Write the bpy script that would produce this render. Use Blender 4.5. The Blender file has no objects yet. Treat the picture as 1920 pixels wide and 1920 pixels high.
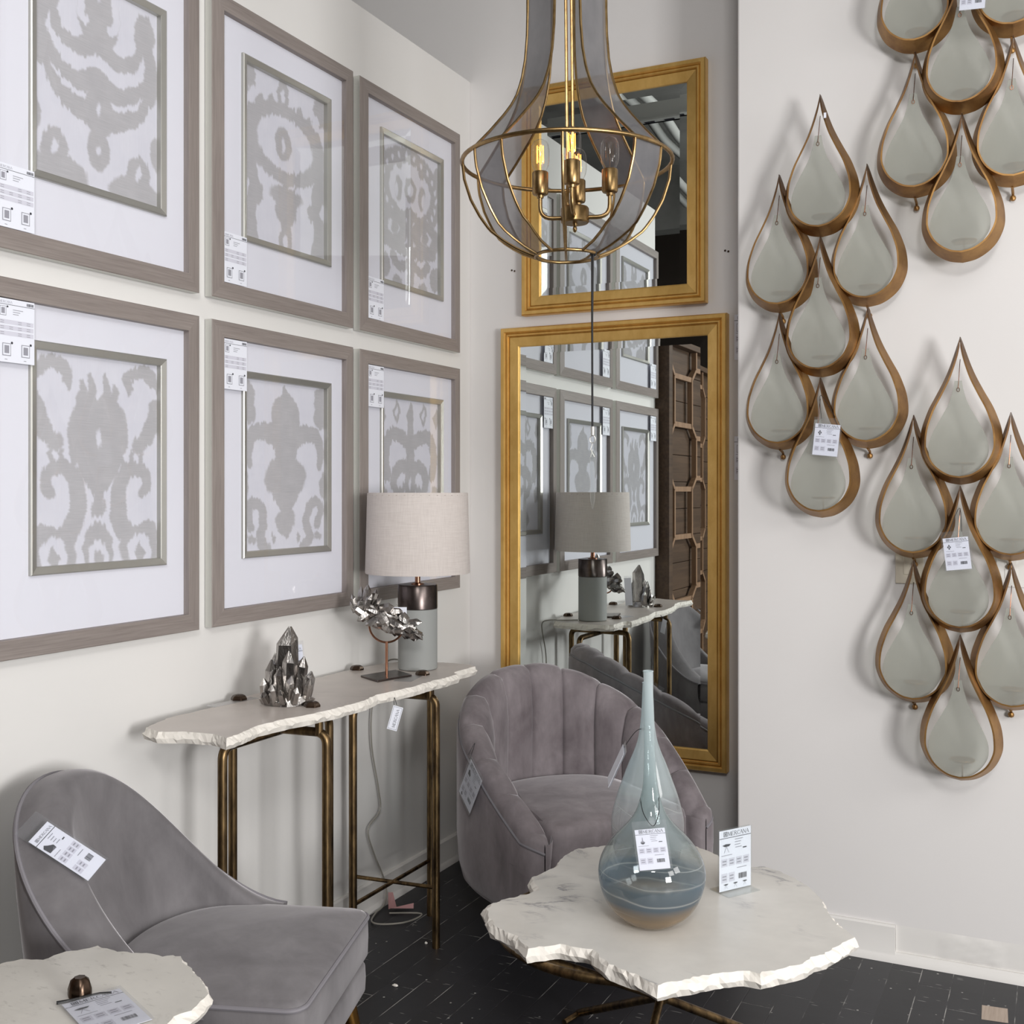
import bpy, bmesh, math, random
import numpy as np
from mathutils import Vector, Matrix

random.seed(7)
C = bpy.context.scene.collection
PI = math.pi

# ------------------------------------------------------------------ camera
cam_data = bpy.data.cameras.new('camera')
cam = bpy.data.objects.new('camera', cam_data)
C.objects.link(cam)
cam.location = (2.1405, -3.9867, 1.45)
cam.rotation_euler = (PI / 2, 0, math.radians(26.105))
cam_data.sensor_width = 36.0
cam_data.lens = 39.375
cam_data.shift_y = -40 / 1920
cam_data.clip_start = 0.05
bpy.context.scene.camera = cam

# ------------------------------------------------------------------ world, lights, exposure
world = bpy.data.worlds.new('world')
bpy.context.scene.world = world
world.use_nodes = True
world.node_tree.nodes['Background'].inputs[0].default_value = (0.85, 0.9, 1.0, 1)
world.node_tree.nodes['Background'].inputs[1].default_value = 0.3
vs = bpy.context.scene.view_settings
vs.view_transform = 'Standard'
vs.look = 'None'
vs.gamma = 1
vs.use_curve_mapping = False
vs.exposure = 0.44


def area_light(name, loc, target, size, power, color):
    d = bpy.data.lights.new(name, 'AREA')
    d.shape = 'SQUARE'
    d.size = size
    d.energy = power
    d.color = color
    o = bpy.data.objects.new(name, d)
    C.objects.link(o)
    o.location = loc
    v = Vector(target) - Vector(loc)
    o.rotation_euler = v.to_track_quat('-Z', 'Y').to_euler()
    return o


area_light('window_light', (5.0, -2.2, 2.4), (0.3, -1.3, 1.2), 0.85, 15, (1.0, 0.985, 0.97))
area_light('window_light', (5.0, -3.35, 2.35), (0.3, -1.3, 1.2), 0.85, 15, (1.0, 0.985, 0.97))
area_light('softbox_light', (4.75, -4.0, 1.35), (0.3, -1.1, 1.0), 0.9, 100, (1.0, 0.99, 0.98))
area_light('unseen_top_light', (2.95, -5.4, 3.4), (0.9, -0.4, 1.6), 0.7, 48, (1.0, 0.985, 0.965))  # high track lamp behind the camera
area_light('unseen_top_light', (2.4, -3.6, 4.15), (1.2, -1.2, 0.0), 2.4, 32, (1.0, 0.99, 0.98))  # added overhead fill, stands in for ambient light in the closed room

# ------------------------------------------------------------------ mesh helpers
LOC = {}


class MB:
    """collects shapes in world coordinates (through an optional matrix) for ONE mesh object"""

    def __init__(self, M=None):
        self.v, self.f, self.mi = [], [], []
        self.M = M

    def add(self, vs_, fs_, mi=0):
        b = len(self.v)
        for p in vs_:
            p = Vector(p)
            self.v.append(self.M @ p if self.M else p)
        for q in fs_:
            self.f.append(tuple(b + i for i in q))
            self.mi.append(mi)
        return self

    def box(self, lo, hi, mi=0):
        x0, y0, z0 = lo
        x1, y1, z1 = hi
        return self.add([(x0, y0, z0), (x1, y0, z0), (x1, y1, z0), (x0, y1, z0), (x0, y0, z1), (x1, y0, z1), (x1, y1, z1), (x0, y1, z1)],
                        [(0, 3, 2, 1), (4, 5, 6, 7), (0, 1, 5, 4), (1, 2, 6, 5), (2, 3, 7, 6), (3, 0, 4, 7)], mi)

    def bar(self, a, b, w, h, up=(0, 0, 1), mi=0):
        a, b = Vector(a), Vector(b)
        t = (b - a).normalized()
        s = t.cross(Vector(up)).normalized()
        u = s.cross(t)
        P = []
        for c in (a, b):
            for i, j in ((-1, -1), (1, -1), (1, 1), (-1, 1)):
                P.append(c + s * (w / 2 * i) + u * (h / 2 * j))
        return self.add(P, [(0, 1, 2, 3), (7, 6, 5, 4), (0, 4, 5, 1), (1, 5, 6, 2), (2, 6, 7, 3), (3, 7, 4, 0)], mi)

    def tube(self, pts, r, n=8, closed=False, mi=0, cap=True):
        P = [Vector(p) for p in pts]
        m = len(P)
        rs = r if isinstance(r, (list, tuple)) else [r] * m
        T = []
        for i in range(m):
            a = P[(i - 1) % m] if (closed or i > 0) else P[i]
            b = P[(i + 1) % m] if (closed or i < m - 1) else P[i]
            T.append((b - a).normalized())
        ref = Vector((0, 0, 1)) if abs(T[0].z) < 0.9 else Vector((1, 0, 0))
        nrm = T[0].cross(ref).normalized()
        vs_, fs_ = [], []
        for i in range(m):
            if i:
                nrm = (nrm - T[i] * nrm.dot(T[i]))
                nrm = nrm.normalized() if nrm.length > 1e-6 else T[i].orthogonal().normalized()
            bn = T[i].cross(nrm)
            for k in range(n):
                a = 2 * PI * k / n
                vs_.append(P[i] + (nrm * math.cos(a) + bn * math.sin(a)) * rs[i])
        rng = m if closed else m - 1
        for i in range(rng):
            j = (i + 1) % m
            for k in range(n):
                l = (k + 1) % n
                fs_.append((i * n + k, i * n + l, j * n + l, j * n + k))
        if cap and not closed:
            fs_.append(tuple(range(n - 1, -1, -1)))
            fs_.append(tuple((m - 1) * n + k for k in range(n)))
        return self.add(vs_, fs_, mi)

    def lathe(self, prof, c, n=32, mi=0, cap=True):
        vs_, fs_ = [], []
        m = len(prof)
        for r, z in prof:
            for k in range(n):
                a = 2 * PI * k / n
                vs_.append((c[0] + r * math.cos(a), c[1] + r * math.sin(a), c[2] + z))
        for i in range(m - 1):
            for k in range(n):
                l = (k + 1) % n
                fs_.append((i * n + k, i * n + l, (i + 1) * n + l, (i + 1) * n + k))
        if cap:
            fs_.append(tuple(range(n - 1, -1, -1)))
            fs_.append(tuple((m - 1) * n + k for k in range(n)))
        return self.add(vs_, fs_, mi)

    def grid(self, rows, closed_u=False, closed_v=False, mi=0):
        m, n = len(rows), len(rows[0])
        vs_ = [p for r in rows for p in r]
        fs_ = []
        for i in range(m if closed_u else m - 1):
            for j in range(n if closed_v else n - 1):
                a, b = (i + 1) % m, (j + 1) % n
                fs_.append((i * n + j, a * n + j, a * n + b, i * n + b))
        return self.add(vs_, fs_, mi)

    def fan(self, pts, mi=0, flip=False):
        q = tuple(range(len(pts)))
        return self.add(pts, [q[::-1] if flip else q], mi)

    def prism(self, pts2, z0, z1, mi=0):
        n = len(pts2)
        P = [(x, y, z0) for x, y in pts2] + [(x, y, z1) for x, y in pts2]
        F = [tuple(range(n - 1, -1, -1)), tuple(range(n, 2 * n))]
        F += [(i, (i + 1) % n, n + (i + 1) % n, n + i) for i in range(n)]
        return self.add(P, F, mi)

    def build(self, name, mats, parent=None, smooth=True, angle=40, bevel=0, subsurf=0, solid=0, recalc=True):
        me = bpy.data.meshes.new(name)
        base = LOC.get(parent.name, Vector((0, 0, 0))) if parent else Vector((0, 0, 0))
        me.from_pydata([tuple(p - base) for p in self.v], [], self.f)
        if not isinstance(mats, (list, tuple)):
            mats = [mats]
        for m in mats:
            me.materials.append(m)
        me.polygons.foreach_set('material_index', self.mi)
        if recalc:
            bm = bmesh.new()
            bm.from_mesh(me)
            bmesh.ops.recalc_face_normals(bm, faces=bm.faces[:])
            bm.to_mesh(me)
            bm.free()
        if smooth:
            me.shade_smooth()
            me.set_sharp_from_angle(angle=math.radians(angle))
        else:
            me.shade_flat()
        o = bpy.data.objects.new(name, me)
        C.objects.link(o)
        if parent:
            o.parent = parent
            LOC[o.name] = base
        else:
            LOC[o.name] = Vector((0, 0, 0))
        if solid:
            m = o.modifiers.new('solid', 'SOLIDIFY')
            m.thickness = solid
            m.offset = 0
        if bevel:
            m = o.modifiers.new('bevel', 'BEVEL')
            m.width = bevel
            m.segments = 2
            m.limit_method = 'ANGLE'
            m.angle_limit = math.radians(40)
        if subsurf:
            m = o.modifiers.new('sub', 'SUBSURF')
            m.levels = m.render_levels = subsurf
        return o


def tag(o, label, cat, group=None):
    o['label'] = label
    o['category'] = cat
    if group:
        o['group'] = group
    return o


def thing(name, label, cat, loc, group=None):
    o = bpy.data.objects.new(name, None)
    o.empty_display_size = 0.05
    C.objects.link(o)
    o.location = loc
    LOC[o.name] = Vector(loc)
    return tag(o, label, cat, group)


def struct(o):
    o['kind'] = 'structure'
    return o


def lerp(a, b, t):
    return a + (b - a) * t


def interp(x, xs, ys):
    return float(np.interp(x, xs, ys))


def arc_fillet(pts, r, seg=6):
    """polyline with rounded corners"""
    P = [Vector(p) for p in pts]
    out = [P[0]]
    for i in range(1, len(P) - 1):
        a, b, c = P[i - 1], P[i], P[i + 1]
        u, w = (a - b).normalized(), (c - b).normalized()
        for k in range(seg + 1):
            t = k / seg
            p0, p2 = b + u * r, b + w * r
            out.append(p0 * (1 - t) ** 2 + b * 2 * t * (1 - t) + p2 * t * t)
    out.append(P[-1])
    return out


def smooth_path(pts, per=8, closed=False):
    P = [Vector(p) for p in pts]
    n = len(P)
    out = []
    rng = n if closed else n - 1
    for i in range(rng):
        p0 = P[(i - 1) % n] if closed or i > 0 else P[0]
        p1, p2 = P[i], P[(i + 1) % n]
        p3 = P[(i + 2) % n] if closed or i + 2 < n else P[-1]
        for k in range(per):
            t = k / per
            out.append(0.5 * ((2 * p1) + (p2 - p0) * t + (2 * p0 - 5 * p1 + 4 * p2 - p3) * t * t + (3 * p1 - p0 - 3 * p2 + p3) * t ** 3))
    if not closed:
        out.append(P[-1])
    return out


# ------------------------------------------------------------------ materials
class NT:
    def __init__(self, name):
        self.m = bpy.data.materials.new(name)
        self.m.use_nodes = True
        self.t = self.m.node_tree
        self.n = self.t.nodes
        self.b = self.n['Principled BSDF']
        self.out = self.n['Material Output']

    def node(self, typ, **kw):
        nd = self.n.new(typ)
        for k, v in kw.items():
            if k.startswith('i_'):
                key = k[2:]
                key = int(key) if key.isdigit() else key.replace('_', ' ')
                nd.inputs[key].default_value = v
            else:
                setattr(nd, k, v)
        return nd

    def link(self, a, b):
        self.t.links.new(a, b)

    def coord(self, scale=(1, 1, 1), rot=(0, 0, 0), loc=(0, 0, 0)):
        tc = self.node('ShaderNodeTexCoord')
        mp = self.node('ShaderNodeMapping')
        mp.inputs['Scale'].default_value = scale
        mp.inputs['Rotation'].default_value = rot
        mp.inputs['Location'].default_value = loc
        self.link(tc.outputs['Object'], mp.inputs['Vector'])
        return mp.outputs['Vector']

    def noise(self, vec, scale, detail=4, rough=0.55, dist=0):
        nd = self.node('ShaderNodeTexNoise')
        nd.inputs['Scale'].default_value = scale
        nd.inputs['Detail'].default_value = detail
        nd.inputs['Roughness'].default_value = rough
        nd.inputs['Distortion'].default_value = dist
        if vec is not None:
            self.link(vec, nd.inputs['Vector'])
        return nd.outputs['Fac']

    def ramp(self, fac, stops):
        nd = self.node('ShaderNodeValToRGB')
        el = nd.color_ramp.elements
        while len(el) < len(stops):
            el.new(0.5)
        for e, (p, c) in zip(el, stops):
            e.position = p
            e.color = c if len(c) == 4 else (*c, 1)
        self.link(fac, nd.inputs[0])
        return nd.outputs[0]

    def math(self, op, a, b=None, c=None):
        nd = self.node('ShaderNodeMath', operation=op)
        for i, x in enumerate((a, b, c)):
            if x is None:
                continue
            if isinstance(x, (int, float)):
                nd.inputs[i].default_value = x
            else:
                self.link(x, nd.inputs[i])
        return nd.outputs[0]

    def mix(self, fac, a, b):
        nd = self.node('ShaderNodeMix', data_type='RGBA')
        for key, x in ((0, fac), (6, a), (7, b)):
            if isinstance(x, (int, float)):
                nd.inputs[key].default_value = x
            elif isinstance(x, tuple):
                nd.inputs[key].default_value = x if len(x) == 4 else (*x, 1)
            else:
                self.link(x, nd.inputs[key])
        return nd.outputs[2]

    def bump(self, h, strength=0.3, dist=0.002):
        nd = self.node('ShaderNodeBump')
        nd.inputs['Strength'].default_value = strength
        nd.inputs['Distance'].default_value = dist
        self.link(h, nd.inputs['Height'])
        self.link(nd.outputs[0], self.b.inputs['Normal'])

    def schlick(self, f0):
        g = self.node('ShaderNodeNewGeometry')
        d = self.node('ShaderNodeVectorMath', operation='DOT_PRODUCT')
        self.link(g.outputs['Normal'], d.inputs[0])
        self.link(g.outputs['Incoming'], d.inputs[1])
        c = self.math('SUBTRACT', 1.0, self.math('ABSOLUTE', d.outputs['Value']))
        return self.math('ADD', f0, self.math('MULTIPLY', self.math('POWER', c, 5.0), 1 - f0))

    def set(self, **kw):
        for k, v in kw.items():
            self.b.inputs[k.replace('_', ' ')].default_value = v
        return self


def srgb(r, g, b):
    f = lambda c: ((c / 255 + 0.055) / 1.055) ** 2.4 if c > 10 else c / 255 / 12.92
    return (f(r), f(g), f(b), 1)


def plain(name, col, rough=0.5, metal=0.0, **kw):
    t = NT(name)
    t.set(Base_Color=col, Roughness=rough, Metallic=metal, **kw)
    return t.m


def m_wall(name, col, smudge):
    t = NT(name)
    v = t.coord()
    n = t.noise(v, 2.2, 5)
    t.link(t.ramp(n, [(0.3, col), (0.75, tuple(c * smudge for c in col[:3]))]), t.b.inputs['Base Color'])
    t.set(Roughness=0.62)
    t.bump(t.noise(t.coord(), 90, 3), 0.12, 0.0012)
    return t.m


def m_metal(name, c1, c2, rough=0.35, scale=30, stretch=(1, 1, 1), bump=0.15, metal=1.0):
    t = NT(name)
    v = t.coord(stretch)
    n = t.noise(v, scale, 5, 0.6)
    t.link(t.ramp(n, [(0.32, c1), (0.68, c2)]), t.b.inputs['Base Color'])
    t.set(Metallic=metal, Roughness=rough)
    if bump:
        t.bump(n, bump, 0.0035 if bump >= 1 else 0.001)
    return t.m


def m_velvet(name, c_dark, c_light):
    t = NT(name)
    v = t.coord((1, 1, 0.7), (0.5, 0.3, 0.8))
    n = t.noise(v, 5.5, 6, 0.6, 0.4)
    n2 = t.noise(t.coord((1.0, 1.0, 0.35)), 16, 4, 0.6, 0.6)
    s = t.math('ADD', t.math('MULTIPLY', n, 0.7), t.math('MULTIPLY', n2, 0.3))
    t.link(t.ramp(s, [(0.36, c_dark), (0.54, tuple((a + b) / 2 for a, b in zip(c_dark, c_light))), (0.70, c_light)]), t.b.inputs['Base Color'])
    t.set(Roughness=0.75, Sheen_Weight=0.55, Sheen_Roughness=0.4)
    t.b.inputs['Sheen Tint'].default_value = (0.9, 0.87, 0.9, 1)
    t.b.inputs['Specular IOR Level'].default_value = 0.2
    t.bump(t.noise(t.coord(), 420, 2), 0.15, 0.0006)
    return t.m


def m_marble(name, base, vein, vscale=3.0, amount=1.0, spots=0.0):
    t = NT(name)
    v = t.coord((1.0, 2.2, 1.0), (0, 0, 0.5))
    n = t.noise(v, vscale, 8, 0.62, 1.6)
    d = t.math('ABSOLUTE', t.math('SUBTRACT', n, 0.5))
    vein_m = t.ramp(d, [(0.0, (1, 1, 1)), (0.018, (0.25, 0.25, 0.25)), (0.05, (0, 0, 0))])
    gate = t.ramp(t.noise(t.coord(), 3.1, 3), [(0.48, (0, 0, 0)), (0.62, (1, 1, 1))])
    fac = t.math('MULTIPLY', t.math('MULTIPLY', vein_m, gate), amount)
    cloud = t.noise(t.coord(), 7, 5)
    cloud = t.ramp(cloud, [(0.3, (0, 0, 0)), (0.7, (1, 1, 1))])
    bc = t.mix(cloud, base, tuple(c * 0.84 for c in base[:3]) + (1,))
    col = t.mix(fac, bc, vein)
    if spots:
        sp = t.ramp(t.noise(t.coord((1, 2.4, 1), (0, 0, 0.9)), 34, 4, 0.6), [(0.6, (0, 0, 0)), (0.72, (1, 1, 1))])
        col = t.mix(t.math('MULTIPLY', sp, spots), col, vein)
    t.link(col, t.b.inputs['Base Color'])
    t.set(Roughness=0.32)
    t.bump(t.noise(t.coord(), 60, 4), 0.06, 0.001)
    return t.m


def m_wood(name, c1, c2, axis='z', rough=0.5, fine=240, spec=0.35):
    t = NT(name)
    st = {'x': (0.03, 1, 1), 'y': (1, 0.03, 1), 'z': (1, 1, 0.03)}[axis]
    n = t.noise(t.coord(st), fine, 3, 0.6)
    n2 = t.noise(t.coord(tuple(0.1 + s for s in st)), 14, 4, 0.6, 0.4)
    s = t.math('ADD', t.math('MULTIPLY', n, 0.6), t.math('MULTIPLY', n2, 0.4))
    t.link(t.ramp(s, [(0.35, c1), (0.65, c2)]), t.b.inputs['Base Color'])
    t.set(Roughness=rough)
    t.b.inputs['Specular IOR Level'].default_value = spec
    t.bump(n, 0.1, 0.0008)
    return t.m


def m_thin_glass(name, tint=(1, 1, 1), ior=1.45, rough=0.02, haze=0.0, haze_col=(0.8, 0.85, 0.85)):
    """thin pane: fresnel mix of clear transmission and mirror reflection, plus a milky share"""
    t = NT(name)
    t.n.remove(t.b)
    tr = t.node('ShaderNodeBsdfTransparent')
    tr.inputs[0].default_value = (*tint, 1)
    gl = t.node('ShaderNodeBsdfGlossy')
    gl.inputs['Roughness'].default_value = rough
    fr = t.schlick(((ior - 1) / (ior + 1)) ** 2)
    body = tr.outputs[0]
    if haze:
        df = t.node('ShaderNodeBsdfDiffuse')
        df.inputs[0].default_value = (*haze_col, 1)
        tl = t.node('ShaderNodeBsdfTranslucent')
        tl.inputs[0].default_value = (*haze_col, 1)
        a = t.node('ShaderNodeMixShader', i_0=0.5)
        t.link(df.outputs[0], a.inputs[1])
        t.link(tl.outputs[0], a.inputs[2])
        b = t.node('ShaderNodeMixShader', i_0=haze)
        t.link(tr.outputs[0], b.inputs[1])
        t.link(a.outputs[0], b.inputs[2])
        body = b.outputs[0]
    mx = t.node('ShaderNodeMixShader')
    t.link(fr, mx.inputs[0])
    t.link(body, mx.inputs[1])
    t.link(gl.outputs[0], mx.inputs[2])
    t.link(mx.outputs[0], t.out.inputs[0])
    return t.m


def m_vase(name, z0, h, stops, stripes):
    """blown glass: coloured glass layers by height; stops = (height fraction, colour, milkiness)"""
    t = NT(name)
    t.n.remove(t.b)
    tc = t.node('ShaderNodeTexCoord')
    sep = t.node('ShaderNodeSeparateXYZ')
    t.link(tc.outputs['Object'], sep.inputs[0])
    wob = t.math('MULTIPLY', t.math('SUBTRACT', t.noise(t.coord(), 6, 2), 0.5), 0.03)
    zz = t.math('ADD', t.math('DIVIDE', sep.outputs[2], h), wob)
    col = t.ramp(zz, [(p, c) for p, c, a in stops])
    alp = t.ramp(zz, [(p, (a, a, a)) for p, c, a in stops])
    # swirled white threads
    ang = t.math('ARCTAN2', sep.outputs[1], sep.outputs[0])
    sw = t.math('ADD', t.math('MULTIPLY', zz, stripes[0]), t.math('ADD', t.math('MULTIPLY', ang, stripes[1]), t.math('MULTIPLY', t.noise(t.coord(), 5, 2), 0.7)))
    fr_ = t.math('ABSOLUTE', t.math('SUBTRACT', t.math('FRACT', sw), 0.5))
    line = t.ramp(fr_, [(0.0, (1, 1, 1)), (0.05, (0.25, 0.25, 0.25)), (0.11, (0, 0, 0))])
    gate = t.ramp(zz, [(stripes[2], (0, 0, 0)), (stripes[2] + 0.05, (1, 1, 1)), (stripes[3] - 0.04, (1, 1, 1)), (stripes[3], (0, 0, 0))])
    lm = t.math('MULTIPLY', line, gate)
    col2 = t.mix(lm, col, (0.75, 0.8, 0.8, 1))
    alp2 = t.math('MAXIMUM', alp, t.math('MULTIPLY', lm, 0.5))
    tr = t.node('ShaderNodeBsdfTransparent')
    t.link(t.mix(0.65, (0.97, 0.99, 0.99, 1), col), tr.inputs[0])
    df = t.node('ShaderNodeBsdfDiffuse')
    t.link(col2, df.inputs[0])
    tl = t.node('ShaderNodeBsdfTranslucent')
    t.link(col2, tl.inputs[0])
    a = t.node('ShaderNodeMixShader', i_0=0.5)
    t.link(df.outputs[0], a.inputs[1])
    t.link(tl.outputs[0], a.inputs[2])
    b = t.node('ShaderNodeMixShader')
    t.link(alp2, b.inputs[0])
    t.link(tr.outputs[0], b.inputs[1])
    t.link(a.outputs[0], b.inputs[2])
    gl = t.node('ShaderNodeBsdfGlossy')
    gl.inputs['Roughness'].default_value = 0.015
    lw = t.schlick(0.055)
    mx = t.node('ShaderNodeMixShader')
    t.link(lw, mx.inputs[0])
    t.link(b.outputs[0], mx.inputs[1])
    t.link(gl.outputs[0], mx.inputs[2])
    t.link(mx.outputs[0], t.out.inputs[0])
    return t.m


def m_floor():
    t = NT('black_painted_planks')
    tc = t.node('ShaderNodeTexCoord')
    sep = t.node('ShaderNodeSeparateXYZ')
    t.link(tc.outputs['Object'], sep.inputs[0])
    W = 0.0875
    px = t.math('DIVIDE', t.math('ADD', sep.outputs[0], 0.0725), W)
    idx = t.math('FLOOR', px)
    ex = t.math('ABSOLUTE', t.math('SUBTRACT', t.math('FRACT', px), 0.5))
    seam = t.ramp(ex, [(0.482, (0, 0, 0)), (0.494, (1, 1, 1))])
    rnd = t.node('ShaderNodeTexWhiteNoise', noise_dimensions='1D')
    t.link(idx, rnd.inputs['W'])
    py = t.math('ADD', t.math('DIVIDE', sep.outputs[1], 0.42), t.math('MULTIPLY', rnd.outputs[0], 7.0))
    ey = t.math('ABSOLUTE', t.math('SUBTRACT', t.math('FRACT', py), 0.5))
    joint = t.ramp(ey, [(0.4955, (0, 0, 0)), (0.498, (1, 1, 1))])
    gate = t.ramp(t.noise(t.coord((6, 1.6, 1)), 3.2, 4, 0.6), [(0.50, (0, 0, 0)), (0.60, (1, 1, 1))])
    wear = t.math('MULTIPLY', t.math('MAXIMUM', seam, t.math('MULTIPLY', joint, 0.7)), gate)
    vo = t.node('ShaderNodeTexVoronoi', i_Scale=26.0)
    t.link(t.coord((1, 1, 1)), vo.inputs['Vector'])
    speck = t.ramp(vo.outputs['Distance'], [(0.06, (1, 1, 1)), (0.10, (0, 0, 0))])
    sg = t.ramp(t.noise(t.coord(), 9.3, 3), [(0.47, (0, 0, 0)), (0.52, (1, 1, 1))])
    vs2 = t.node('ShaderNodeTexVoronoi', i_Scale=9.0)
    t.link(t.coord((1.1, 9, 1), (0, 0, 0.95)), vs2.inputs['Vector'])
    scr = t.ramp(vs2.outputs['Distance'], [(0.07, (1, 1, 1)), (0.11, (0, 0, 0))])
    scg = t.ramp(t.noise(t.coord(), 6.1, 3), [(0.48, (0, 0, 0)), (0.54, (1, 1, 1))])
    marks = t.math('MAXIMUM', wear, t.math('MAXIMUM', t.math('MULTIPLY', speck, sg), t.math('MULTIPLY', scr, t.math('MULTIPLY', scg, 0.7))))
    dust = t.noise(t.coord((1, 3, 1)), 5, 5)
    tint = t.mix(t.math('MULTIPLY', rnd.outputs[0], 0.6), srgb(33, 33, 36), srgb(48, 48, 52))
    base = t.mix(t.math('MULTIPLY', dust, 0.35), tint, srgb(66, 66, 70))
    t.link(t.mix(t.math('MULTIPLY', marks, 0.8), base, srgb(190, 188, 184)), t.b.inputs['Base Color'])
    t.set(Roughness=0.42)
    t.b.inputs['Specular IOR Level'].default_value = 0.35
    hgt = t.math('SUBTRACT', t.math('MULTIPLY', t.noise(t.coord((4, 1, 1)), 22, 4), 0.35), t.math('MAXIMUM', seam, joint))
    t.bump(hgt, 0.35, 0.0015)
    return t.m


def m_ikat():
    t = NT('woven_art_print')
    at = t.node('ShaderNodeAttribute', attribute_name='ikat')
    weave = t.noise(t.coord((0.03, 0.03, 1)), 520, 2, 0.5)
    warp = t.noise(t.coord((1, 1, 0.03)), 520, 2, 0.5)
    cl = t.noise(t.coord(), 14, 4)
    ground = t.mix(cl, srgb(205, 206, 216), srgb(222, 222, 229))
    mot = t.mix(t.math('ADD', t.math('MULTIPLY', weave, 0.7), t.math('MULTIPLY', cl, 0.5)), srgb(158, 157, 160), srgb(192, 191, 193))
    col = t.mix(at.outputs['Fac'], ground, mot)
    t.link(t.mix(t.math('MULTIPLY', warp, 0.12), col, srgb(150, 150, 158)), t.b.inputs['Base Color'])
    t.set(Roughness=0.7)
    t.b.inputs['Specular IOR Level'].default_value = 0.2
    return t.m


def m_emit(name, col, s):
    t = NT(name)
    t.set(Base_Color=col, Roughness=0.4)
    t.b.inputs['Emission Color'].default_value = col
    t.b.inputs['Emission Strength'].default_value = s
    return t.m


def m_mesh_cloth():
    """fine woven wire gauze: half open weave"""
    t = NT('wire_gauze')
    t.set(Base_Color=srgb(120, 120, 126), Roughness=0.45, Metallic=0.7)
    n = t.noise(t.coord((1, 1, 0.5)), 14, 3)
    t.link(t.ramp(n, [(0.35, (0.23, 0.23, 0.245, 1)), (0.65, (0.31, 0.305, 0.315, 1))]), t.b.inputs['Base Color'])
    tr = t.node('ShaderNodeBsdfTransparent')
    mx = t.node('ShaderNodeMixShader', i_0=0.68)
    t.link(tr.outputs[0], mx.inputs[1])
    t.link(t.b.outputs[0], mx.inputs[2])
    t.link(mx.outputs[0], t.out.inputs[0])
    return t.m


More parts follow.
